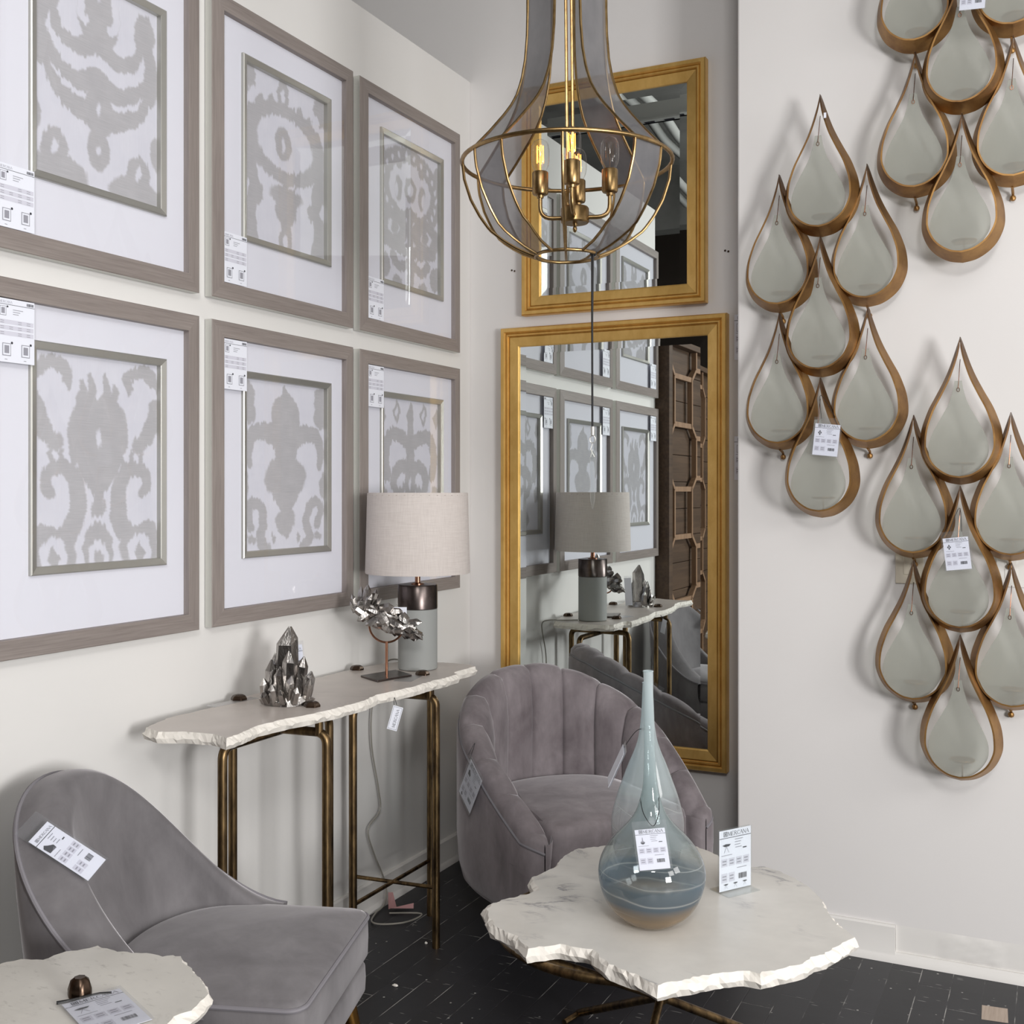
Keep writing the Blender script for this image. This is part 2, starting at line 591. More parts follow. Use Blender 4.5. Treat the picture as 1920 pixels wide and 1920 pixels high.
MAT = dict(
    wall=m_wall('warm_white_paint', (0.73, 0.717, 0.70, 1), 0.97),
    wall_r=m_wall('off_white_paint', (0.72, 0.70, 0.69, 1), 0.97),
    base=m_wall('white_gloss_trim', (0.73, 0.71, 0.685, 1), 0.95),
    ceil=m_wall('grey_concrete', (0.36, 0.355, 0.34, 1), 0.55),
    dark=plain('dark_brown_hall', srgb(64, 55, 49), 0.9),
    floor=m_floor(),
    frame_v=m_wood('taupe_frame_wood_upright', srgb(126, 117, 113), srgb(148, 139, 134), 'z'),
    frame_h=m_wood('taupe_frame_wood_level', srgb(126, 117, 113), srgb(148, 139, 134), 'y'),
    silver_edge=plain('pale_silver_edge', srgb(205, 205, 200), 0.35, 0.6),
    fillet=plain('brushed_pewter_fillet', srgb(182, 181, 174), 0.36, 0.75),
    mat=plain('white_mat_board', (0.735, 0.74, 0.80, 1), 0.7),
    ikat=m_ikat(),
    pane=m_thin_glass('picture_glass', (0.99, 0.99, 1.0), 1.4, 0.01),
    gilt=m_metal('gilded_wood', srgb(216, 172, 96), srgb(234, 194, 118), 0.42, 22, (1, 1, 0.5), 0.12, 0.8),
    gilt_dark=m_metal('gilt_groove', srgb(150, 106, 46), srgb(180, 130, 62), 0.45, 22, (1, 1, 0.5), 0.1),
    mirror=plain('silvered_glass', (0.80, 0.85, 0.84, 1), 0.004, 1.0),
    brass=m_metal('aged_brass', srgb(138, 112, 74), srgb(176, 148, 104), 0.34, 40),
    drop=m_metal('antique_bronze_gold', srgb(116, 84, 52), srgb(176, 134, 80), 0.42, 9, (1, 1, 1), 0.08, 0.78),
    bronze=m_metal('hammered_bronze', srgb(66, 54, 42), srgb(140, 116, 82), 0.4, 46, (1, 1, 0.25), 0.5),
    bronze_dk=m_metal('dark_bronze_nut', srgb(62, 50, 42), srgb(98, 82, 70), 0.32, 30),
    gun=m_metal('brushed_gunmetal', srgb(84, 76, 74), srgb(104, 95, 92), 0.3, 30, (1, 1, 1), 0.02),
    copper=plain('polished_copper', srgb(176, 128, 104), 0.22, 1.0),
    chrome=m_metal('silver_plated_crystal', srgb(128, 124, 122), srgb(196, 192, 188), 0.24, 30, (1, 1, .45), 1.0),
    gauze=m_mesh_cloth(),
    velvet=m_velvet('grey_velvet', srgb(98, 95, 97), srgb(128, 125, 127)),
    velvet2=m_velvet('mauve_grey_velvet', srgb(100, 92, 95), srgb(152, 144, 147)),
    pipe=plain('velvet_piping', srgb(126, 123, 128), 0.8),
    brassleg=m_metal('satin_brass_leg', srgb(160, 116, 60), srgb(196, 150, 84), 0.3, 12, (1, 1, 0.2), 0.03),
    blackwood=plain('black_plinth', srgb(26, 25, 25), 0.6),
    marble=m_marble('veined_white_marble', srgb(226, 223, 217), srgb(132, 130, 136), 2.4, 1.0),
    marble_c=m_marble('warm_grey_marble', srgb(204, 195, 188), srgb(160, 152, 148), 3.0, 0.6),
    marble_s=m_marble('speckled_white_marble', srgb(216, 213, 206), srgb(160, 155, 150), 4.0, 0.4, 0.55),
    chip=plain('chipped_stone_edge', srgb(226, 221, 213), 0.75),
    shade=None,
    grey_base=plain('matte_grey_concrete', srgb(150, 152, 150), 0.65),
    paper=plain('white_card', (0.80, 0.82, 0.90, 1), 0.55),
    ink=plain('black_ink', srgb(52, 52, 60), 0.6),
    ink_g=plain('grey_ink', srgb(150, 150, 160), 0.6),
    band=plain('pale_grey_band', srgb(208, 208, 220), 0.6),
    sleeve=m_thin_glass('clear_vinyl', (0.96, 0.96, 0.97), 1.2, 0.3, 0.05),
    acrylic=m_thin_glass('clear_acrylic', (0.96, 0.97, 0.97), 1.5, 0.02, 0.05),
    frost=m_thin_glass('frosted_glass', (0.90, 0.915, 0.89), 1.22, 0.4, 0.42, (0.64, 0.65, 0.61)),
    bulb=m_thin_glass('bulb_glass', (0.98, 0.97, 0.95), 1.5, 0.01),
    glow=m_emit('glowing_filament', (1.0, 0.33, 0.045, 1), 4.5),
    cold=plain('unlit_filament', srgb(120, 110, 100), 0.4, 0.6),
    black=plain('black_cord', srgb(18, 18, 20), 0.55),
    clear_cord=plain('clear_flex', srgb(150, 146, 138), 0.3),
    pink=plain('pink_paper', srgb(196, 150, 150), 0.8),
    plate=plain('almond_plastic', srgb(214, 206, 190), 0.4),
    plate_w=plain('white_plastic', srgb(226, 224, 220), 0.4),
    barewood=m_wood('bare_wood_patch', srgb(168, 152, 138), srgb(190, 174, 160), 'y', 0.7, 200),
    screen=m_wood('walnut_plank', srgb(66, 51, 40), srgb(92, 72, 56), 'y', 0.55, 60),
    lattice=m_wood('pale_oak_lattice', srgb(128, 100, 78), srgb(156, 126, 100), 'z', 0.6, 60),
    white_metal=plain('white_enamel', srgb(196, 197, 194), 0.5),
)


def m_drop():
    """bronze-gold leaf that is left darker towards each pointed tip"""
    t = NT('antique_bronze_gold')
    n = t.noise(t.coord(), 9, 5, 0.6)
    gold = t.ramp(n, [(0.32, srgb(122, 88, 54)), (0.68, srgb(182, 140, 84))])
    at = t.node('ShaderNodeAttribute', attribute_name='patina')
    k = t.math('MULTIPLY', t.math('MINIMUM', t.math('ADD', at.outputs['Fac'], t.math('MULTIPLY', t.math('SUBTRACT', n, 0.5), 0.5)), 1.0), 0.9)
    t.link(t.mix(t.math('MAXIMUM', k, 0.0), gold, srgb(84, 64, 52)), t.b.inputs['Base Color'])
    t.set(Metallic=0.78, Roughness=0.42)
    return t.m


def m_linen():
    t = NT('linen_shade')
    a = t.noise(t.coord((1, 1, 0.05)), 420, 2, 0.5)
    b = t.noise(t.coord((0.05, 0.05, 1)), 420, 2, 0.5)
    s = t.math('MULTIPLY', t.math('ADD', a, b), 0.5)
    t.link(t.ramp(s, [(0.35, srgb(198, 189, 184)), (0.65, srgb(212, 204, 199))]), t.b.inputs['Base Color'])
    t.set(Roughness=0.85)
    t.bump(s, 0.2, 0.0008)
    return t.m


MAT['shade'] = m_linen()
MAT['drop'] = m_drop()

# ------------------------------------------------------------------ setting
struct(MB().box((-4.0, -7.0, -0.1), (5.6, 0.0, 0.0)).build('floor', MAT['floor'], smooth=False))
struct(MB().box((-4.0, -7.0, 4.3), (5.6, 0.0, 4.4)).build('ceiling', MAT['ceil'], smooth=False))
struct(MB().box((-0.12, -2.33, 0.0), (0.0, 0.0, 3.1)).build('wall_left', MAT['wall'], smooth=False, bevel=0.004))
struct(MB().box((-4.0, 0.0, -0.1), (5.6, 0.12, 4.4)).build('wall_back', MAT['wall_r'], smooth=False))
struct(MB().box((1.189, -0.365, 0.0), (5.6, 0.0, 4.3)).build('wall_right', MAT['wall_r'], smooth=False, bevel=0.006))
struct(MB().box((-4.0, -7.12, -0.1), (5.6, -7.0, 4.4)).build('wall_front', MAT['dark'], smooth=False))
struct(MB().box((-4.12, -7.0, -0.1), (-4.0, 0.0, 4.4)).build('wall_far_left', MAT['dark'], smooth=False))
struct(MB().box((5.6, -7.0, -0.1), (5.72, 0.0, 4.4)).build('wall_far_right', MAT['wall'], smooth=False))


def baseboard(name, a, b, nrm, h=0.105, quarter=True):
    m = MB()
    a, b, n = Vector(a), Vector(b), Vector(nrm)
    prof = [(0, 0), (0.022, 0), (0.02, 0.012), (0.014, 0.02), (0.012, 0.024), (0.012, h - 0.006), (0.008, h), (0, h)]
    rows = [[p + n * d + Vector((0, 0, z)) for d, z in prof] for p in (a, b)]
    m.grid(rows)
    m.fan(rows[0])
    m.fan(rows[1], flip=True)
    return struct(m.build(name, MAT['base'], angle=30))


baseboard('baseboard_left', (0, -2.33, 0), (0, 0, 0), (1, 0, 0))
baseboard('baseboard_back', (0, 0, 0), (1.189, 0, 0), (0, -1, 0))
baseboard('baseboard_right', (1.189, -0.365, 0), (1.683, -0.365, 0), (0, -1, 0), 0.112)
bb = baseboard('trim_1', (1.683, -0.365, 0), (5.6, -0.365, 0), (0, -1, 0), 0.03)
# rough plaster patch where the baseboard has been cut off
m = MB()
rows = []
for i in range(31):
    x = 1.684 + i * 0.016
    rows.append([(x, -0.3655 - 0.004 * abs(math.sin(k * 1.3 + i * 0.7)) * (0.3 + (0.14 < i / 31 * 0.5 < 0.3)) * (1 if 0 < k < 6 else 0), 0.028 + k * 0.014) for k in range(7)])
m.grid(rows)
struct(m.build('trim_2', MAT['base'], angle=60))
# overhead services seen in the mirrors
struct(MB().box((-3.9, -5.7, 3.75), (2.6, -5.5, 4.3)).build('trim_3', MAT['ceil'], smooth=False))
m = MB().box((-1.6, -2.36, 3.62), (2.2, -2.34, 3.74)).box((-1.6, -2.36, 3.62), (2.2, -2.29, 3.63))
for i in range(30):
    m.box((-1.5 + i * 0.12, -2.335, 3.617), (-1.44 + i * 0.12, -2.315, 3.6195), 1)
tag(m.build('ceiling_strut', [MAT['white_metal'], MAT['ink']], smooth=False), 'white slotted steel strut under the ceiling, seen in the upper gold mirror', 'beam')
for x in (-0.24, -0.14):
    m = MB().tube(arc_fillet([(x - 0.04, -1.2, 3.9), (x - 0.04, -3.0, 3.9), (x - 0.10, -3.5, 3.9), (x - 0.10, -5.4, 3.9)], 0.1), 0.033, 14)
    for y in (-2.0, -2.9, -4.4):
        m.tube([(x - (0.04 if y > -3 else 0.10), y, 3.9), (x - (0.04 if y > -3 else 0.10), y - 0.08, 3.9)], 0.038, 14)
    p = m.build('conduit_pipe', MAT['white_metal'])
    tag(p, 'white pipe under the ceiling, %s of the pair seen in the upper gold mirror' % ('left' if x < -0.2 else 'right'), 'pipe', 'ceiling pipes')

# wooden lattice screen beside the pictures (seen in the lower mirror)
scr = thing('lattice_screen', 'tall brown plank screen with pale elongated hexagon lattice, seen in the lower mirror', 'screen', (0.04, -2.9, 0))
m = MB()
for i in range(14):
    m.box((-0.02, -4.55, 0.02 + i * 0.165), (0.03, -2.4, 0.182 + i * 0.165))
m.build('plank_panel', MAT['screen'], scr, smooth=False, bevel=0.003)
m = MB().box((-0.03, -2.4, 0), (0.085, -2.335, 2.36)).box((-0.03, -4.62, 0), (0.085, -4.55, 2.36)).box((-0.03, -4.55, 2.322), (0.085, -2.4, 2.36)).box((-0.03, -4.55, 0.0), (0.085, -2.4, 0.03))
m.build('frame', MAT['screen'], scr, smooth=False, bevel=0.003)
m = MB()
ROWS = [(0.03, 0.10, 0), (0.17, 0.42, 1), (0.49, 0.78, 0), (0.85, 1.10, 1), (1.17, 1.46, 0), (1.53, 1.78, 1), (1.85, 2.14, 0), (2.21, 2.32, 1)]
for k in range(5):
    yk = -2.43 - 0.44 * k
    path = []
    for z0, z1, ph in ROWS:
        off = 0.045 * (1 if (ph + k) % 2 else -1)
        path += [(z0, yk + off), (z1, yk + off)]
        if k < 4 and (ph + k) % 2 == 0:
            for zz in (z0, z1):
                if 0.05 < zz < 2.3:
                    m.bar((0.06, yk - .045, zz), (0.06, yk - .44 + .045, zz), 0.03, 0.022, (1, 0, 0))
    for (za, ya), (zb, yb) in zip(path, path[1:]):
        if max(ya, yb) < -2.401 or True:
            m.bar((0.06, min(ya, -2.405), za), (0.06, min(yb, -2.405), zb), 0.022, 0.03, (1, 0, 0))
m.build('lattice', MAT['lattice'], scr, smooth=False)

# ------------------------------------------------------------------ printed cards
GLY = {
    'M': [((0, 0), (.08, 1), .05), ((.08, 1), (.45, .05), .12), ((.45, .05), (.84, 1), .05), ((.84, 1), (.9, 0), .12)],
    'E': [((.1, 0), (.1, 1), .12), ((.1, .97), (.65, .97), .06), ((.1, .5), (.5, .5), .06), ((.1, .03), (.68, .03), .06), ((.65, .97), (.65, .8), .05), ((.68, .03), (.68, .2), .05)],
    'R': [((.1, 0), (.1, 1), .12), ((.1, .97), (.45, .97), .06), ((.45, .97), (.6, .85), .1), ((.6, .85), (.6, .65), .12), ((.6, .65), (.45, .5), .1), ((.1, .5), (.45, .5), .06), ((.35, .5), (.8, 0), .12)],
    'C': [((.75, .8), (.5, .98), .07), ((.5, .98), (.2, .85), .08), ((.2, .85), (.06, .5), .12), ((.06, .5), (.2, .15), .12), ((.2, .15), (.5, .02), .08), ((.5, .02), (.75, .2), .07), ((.75, .98), (.75, .76), .05)],
    'A': [((0, 0), (.42, 1), .05), ((.42, 1), (.84, 0), .12), ((.16, .36), (.66, .36), .05)],
    'N': [((.08, 0), (.08, 1), .05), ((.06, 1), (.78, 0), .12), ((.78, 0), (.78, 1), .05)],
}
SERIF = {'M': (.02, .9), 'E': (.1,), 'R': (.1, .8), 'C': (), 'A': (.0, .84), 'N': (.08,)}
GW = {'M': 1.08, 'E': .86, 'R': .92, 'C': .92, 'A': .96, 'N': .98}


def write(m, text, x, y, h, mi=1, z=0.0006):
    for ch in text:
        for (a, b, w) in GLY[ch]:
            ax, ay, bx, by = x + a[0] * h, y + a[1] * h, x + b[0] * h, y + b[1] * h
            dx, dy = bx - ax, by - ay
            L = math.hypot(dx, dy)
            nx, ny = -dy / L * w * h / 2, dx / L * w * h / 2
            m.add([(ax + nx, ay + ny, z), (ax - nx, ay - ny, z), (bx - nx, by - ny, z), (bx + nx, by + ny, z)], [(0, 1, 2, 3)], mi)
        for s in SERIF[ch]:
            m.add([(x + (s - .13) * h, y - .03 * h, z), (x + (s + .13) * h, y - .03 * h, z), (x + (s + .13) * h, y + .03 * h, z), (x + (s - .13) * h, y + .03 * h, z)], [(0, 1, 2, 3)], mi)
        x += GW[ch] * h
    return x


def rect(m, x0, y0, x1, y1, mi, z=0.0004):
    m.add([(x0, y0, z), (x1, y0, z), (x1, y1, z), (x0, y1, z)], [(0, 1, 2, 3)], mi)


def logo(m, x, y, s, mi=1, z=0.0006):
    b = s * 0.11
    rect(m, x, y, x + s, y + b, mi, z); rect(m, x, y + s - b, x + s, y + s, mi, z)
    rect(m, x, y, x + b, y + s, mi, z); rect(m, x + s - b, y, x + s, y + s, mi, z)
    c = (x + s / 2, y + s / 2)
    for k in range(4):
        a = PI / 4 + k * PI / 2
        p = (c[0] + math.cos(a) * s * .24, c[1] + math.sin(a) * s * .24)
        q = s * .14
        m.add([(p[0] - q, p[1], z), (p[0], p[1] - q, z), (p[0] + q, p[1], z), (p[0], p[1] + q, z)], [(0, 1, 2, 3)], mi)
    q = s * .08
    rect(m, c[0] - q, c[1] - q, c[0] + q, c[1] + q, mi, z)


def barcode(m, x0, y0, x1, y1, mi=1):
    r = random.Random(3)
    x = x0
    while x < x1:
        w = (x1 - x0) * r.choice((.02, .03, .05))
        rect(m, x, y0, min(x + w, x1), y1, mi, 0.0008)
        x += w + (x1 - x0) * r.choice((.02, .03, .04))


def icon(m, kind, x, y, s, mi=1):
    z = 0.0009
    P = lambda pts, k=mi: m.add([(x + a * s, y + b * s, z) for a, b in pts], [tuple(range(len(pts)))], k)
    if kind == 'vase':
        P([(-.03, 1), (.03, 1), (.06, .55), (.3, .3), (-.3, .3), (-.06, .55)], 2)
        P([(-.3, .3), (.3, .3), (.2, .1), (0, .03), (-.2, .1)], 1)
    elif kind == 'table':
        P([(-.5, .75), (-.1, .85), (.5, .8), (.3, .62), (-.2, .6)], 1)
        P([(-.02, .62), (.02, .62), (.3, .05), (.26, .05)], 2); P([(-.02, .62), (.02, .62), (-.26, .05), (-.3, .05)], 2)
    elif kind == 'drops':
        for dx, dy in ((0, .62), (-.18, .36), (.18, .36), (0, .1)):
            P([(dx, dy + .38), (dx - .13, dy + .12), (dx, dy), (dx + .13, dy + .12)], 1)
    elif kind == 'chair':
        P([(-.3, .2), (-.35, .8), (-.1, 1), (.1, .75), (.4, .5), (.35, .2)], 1)
        P([(-.1, .2), (.4, .42), (.36, .15)], 2)
    elif kind == 'frame':
        P([(-.4, 0), (.4, 0), (.4, 1), (-.4, 1)], 2)
        z = 0.0011
        P([(-.34, .06), (.34, .06), (.34, .94), (-.34, .94)], 0)
        z = 0.0013
        P([(-.22, .2), (.22, .2), (.22, .82), (-.22, .82)], 2)
    elif kind == 'crystal':
        P([(-.3, 0), (-.3, .4), (-.12, .45), (0, 1), (.15, .4), (.3, .5), (.3, 0)], 1)


def dot(m, x, y, r, mi=1):
    m.add([(x + r * math.cos(2 * PI * k / 12), y + r * math.sin(2 * PI * k / 12), 0.0012) for k in range(12)], [tuple(range(12))], mi)


CARDM = ('paper', 'ink', 'ink_g', 'band')


def card_mats():
    return [MAT[k] for k in CARDM]


def plane_matrix(TL, TR, BL):
    TL, TR, BL = Vector(TL), Vector(TR), Vector(BL)
    x = (TR - TL).normalized()
    y = (TL - BL)
    y = (y - x * y.dot(x)).normalized()
    z = x.cross(y)
    M = Matrix((x, y, z)).transposed().to_4x4()
    M.translation = BL
    return M, (TR - TL).length, (TL - BL).length


def product_card(M, w, h, kind, extra=()):
    m = MB(M)
    m.box((0, 0, -0.0006), (w, h, 0.0))
    hd = h * 0.87
    tw = 6.66 * 0.088 * h
    lh = min(0.085 * h, w * 0.6 / 6.0)
    logo(m, w * .13, hd + h * .025, lh * 1.15)
    write(m, 'MERCANA', w * .15 + lh * 1.2, hd + h * .03, lh)
    rect(m, 0, hd - h * .006, w, hd + h * .004, 1)
    icon(m, kind, w * .22, h * .62, h * .18)
    for k, (a, b) in enumerate(((.48, .74), (.48, .68), (.48, .66), (.5, .7))):
        rect(m, w * a, h * (.82 - k * .045), w * b, h * (.832 - k * .045), 2)
    rect(m, w * .74, h * .655, w * .86, h * .675, 1)
    rect(m, w * .06, h * .58, w * .4, h * .59, 2)
    for k in range(4):
        rect(m, w * (.06 + k * .23), h * .4, w * (.25 + k * .23), h * .53, 3)
        for q in range(2):
            rect(m, w * (.09 + k * .23), h * (.48 - q * .05), w * (.21 + k * .23), h * (.5 - q * .05), 2, 0.0007)
    rect(m, w * .55, h * .34, w * .86, h * .352, 2)
    for k in range(2):
        rect(m, w * (.06 + k * .23), h * .14, w * (.25 + k * .23), h * .29, 3)
        for q in range(2):
            rect(m, w * (.09 + k * .23), h * (.23 - q * .05), w * (.21 + k * .23), h * (.25 - q * .05), 2, 0.0007)
    barcode(m, w * .6, h * .16, w * .86, h * .25)
    for k, e in enumerate(extra):
        icon(m, e, w * (.2 + .3 * k), h * .03, h * .1)
    return m


def price_tag(label, TL, TR, BL, kind, cord=None, sleeve=True, group='price tags', top=0.2, extra=()):
    M, w, h = plane_matrix(TL, TR, BL)
    t = thing('price_tag', label, 'price tag', tuple(Vector(BL)), group)
    product_card(M, w, h, kind, extra).build('card', card_mats(), t, smooth=False, recalc=False)
    if sleeve:
        g = w * .07
        m = MB(M)
        m.box((-g, -g * .6, 0.0022), (w + g, h * (1 + top), 0.0027))
        m.build('sleeve', MAT['sleeve'], t, smooth=False)
    if cord:
        MB().tube(smooth_path(cord, 6), 0.0009, 6).build('cord', MAT['black'], t)
    return t


# ------------------------------------------------------------------ framed ikat prints
def ikat_mask(shapes, nu, nv, seed):
    rs = np.random.RandomState(seed)
    U, V = np.meshgrid((np.arange(nu) + .5) / nu, (np.arange(nv) + .5) / nv)
    c1 = np.repeat(rs.randn(nu // 3 + 1), 3)[:nu]
    c2 = np.repeat(rs.randn(nu // 2 + 1), 2)[:nu]
    G = np.sin(V * 37 + c1[None, :] * 2.0)
    V = V + 0.0055 * c1[None, :] + 0.004 * c2[None, :] * G
    row = np.convolve(rs.randn(nv + 8), np.ones(8) / 8, 'same')[:nv] * 2
    U = U + 0.008 * row[:, None]
    K = np.zeros_like(U)
    asp = 1.33

    def soft(d, w=0.006):
        return np.clip(0.5 - d / (2 * w), 0, 1)

    for s in shapes:
        kind, val, mir = s[0], s[1], s[2]
        for sg in ((1, -1) if mir else (1,)):
            u = U if sg == 1 else 1 - U
            if kind == 'e':
                cx, cy, rx, ry = s[3:7]
                d = (np.sqrt(((u - cx) / rx) ** 2 + ((V - cy) / ry) ** 2) - 1) * min(rx, ry)
                if len(s) > 7:
                    d = np.abs(d) - s[7]
            elif kind == 'd':
                cx, cy, rx, ry = s[3:7]
                d = (np.abs(u - cx) / rx + np.abs(V - cy) / ry - 1) * min(rx, ry)
                if len(s) > 7:
                    d = np.abs(d) - s[7]
            else:
                pts, w = s[3], s[4]
                P = smooth_path([(p[0], p[1], 0) for p in pts], 6)
                d = np.full_like(u, 9.0)
                for k in range(len(P) - 1):
                    a, b = P[k], P[k + 1]
                    ww = lerp(w[0], w[1], k / max(1, len(P) - 2)) if isinstance(w, tuple) else w
                    vx, vy = b.x - a.x, (b.y - a.y) * asp
                    L2 = vx * vx + vy * vy + 1e-9
                    tt = np.clip(((u - a.x) * vx + (V - a.y) * asp * vy) / L2, 0, 1)
                    dd = np.hypot(u - a.x - tt * vx, (V - a.y) * asp - tt * vy) - ww
                    d = np.minimum(d, dd)
            mk = soft(d)
            K = K * (1 - mk) + val * mk
    return np.clip(K + 0.0, 0, 1)


S, E_, D_ = 's', 'e', 'd'
ART = {
    1: [(E_, 1, 0, .5, .13, .17, .2), (S, 1, 1, [(.5, .28), (.34, .34), (.2, .3), (.16, .22)], (.07, .03)), (S, 1, 1, [(.5, .46), (.33, .5), (.14, .42), (.08, .3)], (.075, .025)),
        (S, 1, 1, [(.5, .64), (.32, .62), (.16, .55), (.07, .4)], (.085, .02)), (E_, 1, 0, .5, .62, .12, .12), (E_, 1, 0, .5, .8, .09, .1), (E_, 0, 0, .5, .8, .02, .02), (E_, 0, 0, .5, .6, .015, .03),
        (E_, 1, 1, .88, .14, .09, .1), (S, 1, 1, [(.9, .2), (.97, .36), (.92, .46)], .05), (E_, 1, 1, .17, .86, .1, .1), (E_, 1, 1, .2, .97, .22, .1), (E_, 0, 1, .17, .85, .025, .035),
        (E_, 1, 1, 1.0, .72, .07, .09), (S, 0, 1, [(.37, .02), (.36, .16), (.4, .2)], .03), (E_, 0, 1, .3, .41, .08, .035), (E_, 0, 0, .5, .02, .03, .06)],
    2: [(E_, 1, 0, .5, .37, .42, .2, .04), (E_, 1, 0, .47, .37, .1, .1), (E_, 0, 0, .47, .38, .02, .045), (E_, 1, 0, .47, .08, .07, .09), (E_, 0, 0, .47, .09, .025, .04),
        (E_, 1, 1, .2, .19, .05, .05), (E_, 1, 1, .33, .16, .045, .05), (E_, 1, 0, .47, .17, .05, .045), (E_, 1, 1, .1, .26, .05, .05), (E_, 1, 1, .03, .07, .12, .1), (E_, 0, 1, .12, .15, .05, .04),
        (S, 1, 0, [(.5, .56), (.5, .66)], .03), (E_, 1, 0, .5, .68, .2, .06), (E_, 1, 0, .5, .76, .13, .1), (S, 1, 0, [(.5, .8), (.5, .93)], .06), (E_, 1, 0, .5, .95, .08, .09), (E_, 0, 0, .5, .95, .03, .04),
        (S, 1, 1, [(.04, .5), (.1, .66), (.06, .84), (.1, .98)], .085), (E_, 1, 1, .17, .72, .06, .06), (E_, 0, 1, .02, .7, .05, .05)],
    3: [(E_, 1, 0, .5, .3, .46, .24, .055), (E_, 1, 1, .3, .14, .06, .04), (E_, 1, 0, .5, .3, .1, .09), (E_, 0, 0, .5, .3, .05, .045), (E_, 1, 1, .3, .32, .06, .09), (E_, 0, 1, .27, .34, .03, .05),
        (S, 1, 1, [(.5, .46), (.36, .5), (.18, .46)], .05)] +
       [(E_, 0, 0, .5 + .46 * math.cos(a), .3 + .24 * math.sin(a), .02, .022) for a in [k * PI / 11 for k in range(22)]] +
       [(S, 1, 0, [(.5, .46), (.5, .72)], .05), (E_, 1, 1, .22, .6, .17, .09, .04), (E_, 1, 1, .24, .6, .06, .05), (S, 1, 1, [(.5, .74), (.3, .73), (.1, .7)], .06), (S, 1, 1, [(.5, .82), (.3, .86), (.2, .8)], .05),
        (S, 1, 0, [(.5, .76), (.5, .95)], .06), (E_, 1, 1, .06, .88, .1, .09), (E_, 1, 1, .28, .98, .08, .05), (E_, 1, 1, .97, .1, .05, .05)],
    4: [(E_, 1, 0, .5, .38, .24, .21), (D_, 1, 0, .5, .55, .16, .16), (S, 1, 1, [(.38, .3), (.37, .14)], (.06, .02)), (S, 1, 1, [(.45, .25), (.44, .1)], (.05, .02)), (S, 0, 0, [(.5, 0), (.5, .2)], (.05, .02)),
        (S, 1, 1, [(.02, .12), (.12, .05), (.26, .09), (.24, .16)], (.05, .035)), (S, 1, 1, [(.0, .2), (.05, .3), (.1, .38)], .06), (S, 0, 1, [(.06, .16), (.2, .17), (.22, .3)], .045), (E_, 1, 1, .17, .42, .06, .045),
        (S, 1, 1, [(.1, .64), (.12, .56), (.24, .54), (.33, .62), (.33, .78), (.22, .88), (.08, .86)], (.035, .085)), (S, 1, 1, [(.1, .62), (.14, .66)], .035), (S, 1, 1, [(.16, .54), (.14, .47)], .018),
        (S, 1, 1, [(.23, .53), (.22, .46)], .018), (S, 1, 1, [(.3, .55), (.31, .48)], .018), (E_, 1, 1, .16, .94, .17, .12), (E_, 0, 1, .16, .95, .1, .09), (D_, 1, 1, .16, .96, .05, .06),
        (S, 1, 0, [(.5, .6), (.5, .7)], .035), (E_, 1, 0, .5, .73, .06, .05), (E_, 1, 0, .5, .93, .12, .13), (E_, 0, 0, .5, .97, .08, .08), (E_, 1, 0, .5, .98, .04, .04), (E_, 0, 0, .5, .4, .02, .04)],
    5: [(E_, 1, 0, .5, .2, .16, .12), (D_, 1, 0, .5, .12, .1, .1), (S, 1, 0, [(.5, .2), (.5, .5)], (.17, .11)), (E_, 1, 0, .5, .57, .25, .13), (D_, 1, 0, .5, .68, .16, .14), (S, 1, 0, [(.5, .7), (.5, .8)], .045),
        (E_, 1, 0, .5, .82, .12, .07), (D_, 1, 0, .5, .88, .09, .06), (S, 1, 1, [(.4, .34), (.24, .3), (.1, .33), (.06, .44), (.08, .5)], (.085, .03)), (E_, 1, 1, .02, .1, .12, .1), (E_, 1, 1, .06, .2, .09, .07),
        (S, 1, 1, [(.1, .86), (.06, .78), (.1, .72), (.2, .74), (.24, .84), (.2, .93), (.28, .99)], (.04, .05)), (E_, 1, 1, .1, .93, .05, .025), (E_, 1, 1, .35, .93, .022, .03), (E_, 1, 1, .0, .62, .07, .09)],
    6: [(S, 1, 1, [(.5, .33), (.3, .26), (.14, .28), (.08, .42), (.12, .54)], (.07, .06)), (S, 1, 0, [(.5, .05), (.5, .3)], (.03, .06)), (E_, 1, 0, .5, .12, .06, .06), (D_, 1, 1, .27, .1, .07, .09), (D_, 0, 1, .27, .1, .03, .045),
        (D_, 1, 1, .04, .12, .06, .08), (S, 1, 0, [(.5, .3), (.5, .45)], .07), (S, 1, 1, [(.5, .5), (.32, .48), (.22, .58), (.3, .68), (.38, .62)], (.07, .04)), (S, 1, 0, [(.5, .5), (.5, .8)], .09),
        (E_, 1, 0, .5, .9, .26, .1), (E_, 1, 1, .06, .68, .06, .07), (E_, 0, 0, .5, .6, .02, .04), (E_, 0, 1, .36, .6, .02, .03)],
}


def art_mesh(key, x, y0, y1, z0, z1, parent):
    nu, nv = 156, 206
    K = ikat_mask(ART[key], nu, nv, key)
    ys = np.linspace(y0, y1, nu)
    zs = np.linspace(z1, z0, nv)
    base = LOC[parent.name]
    co = [(x - base.x, y - base.y, z - base.z) for z in zs for y in ys]
    fs = [(j * nu + i, (j + 1) * nu + i, (j + 1) * nu + i + 1, j * nu + i + 1) for j in range(nv - 1) for i in range(nu - 1)]
    me = bpy.data.meshes.new('art_print')
    me.from_pydata(co, [], fs)
    me.materials.append(MAT['ikat'])
    a = me.attributes.new('ikat', 'FLOAT', 'POINT')
    a.data.foreach_set('value', K.reshape(-1).astype(np.float32))
    me.shade_smooth()
    o = bpy.data.objects.new('art_print', me)
    C.objects.link(o)
    o.parent = parent
    return o


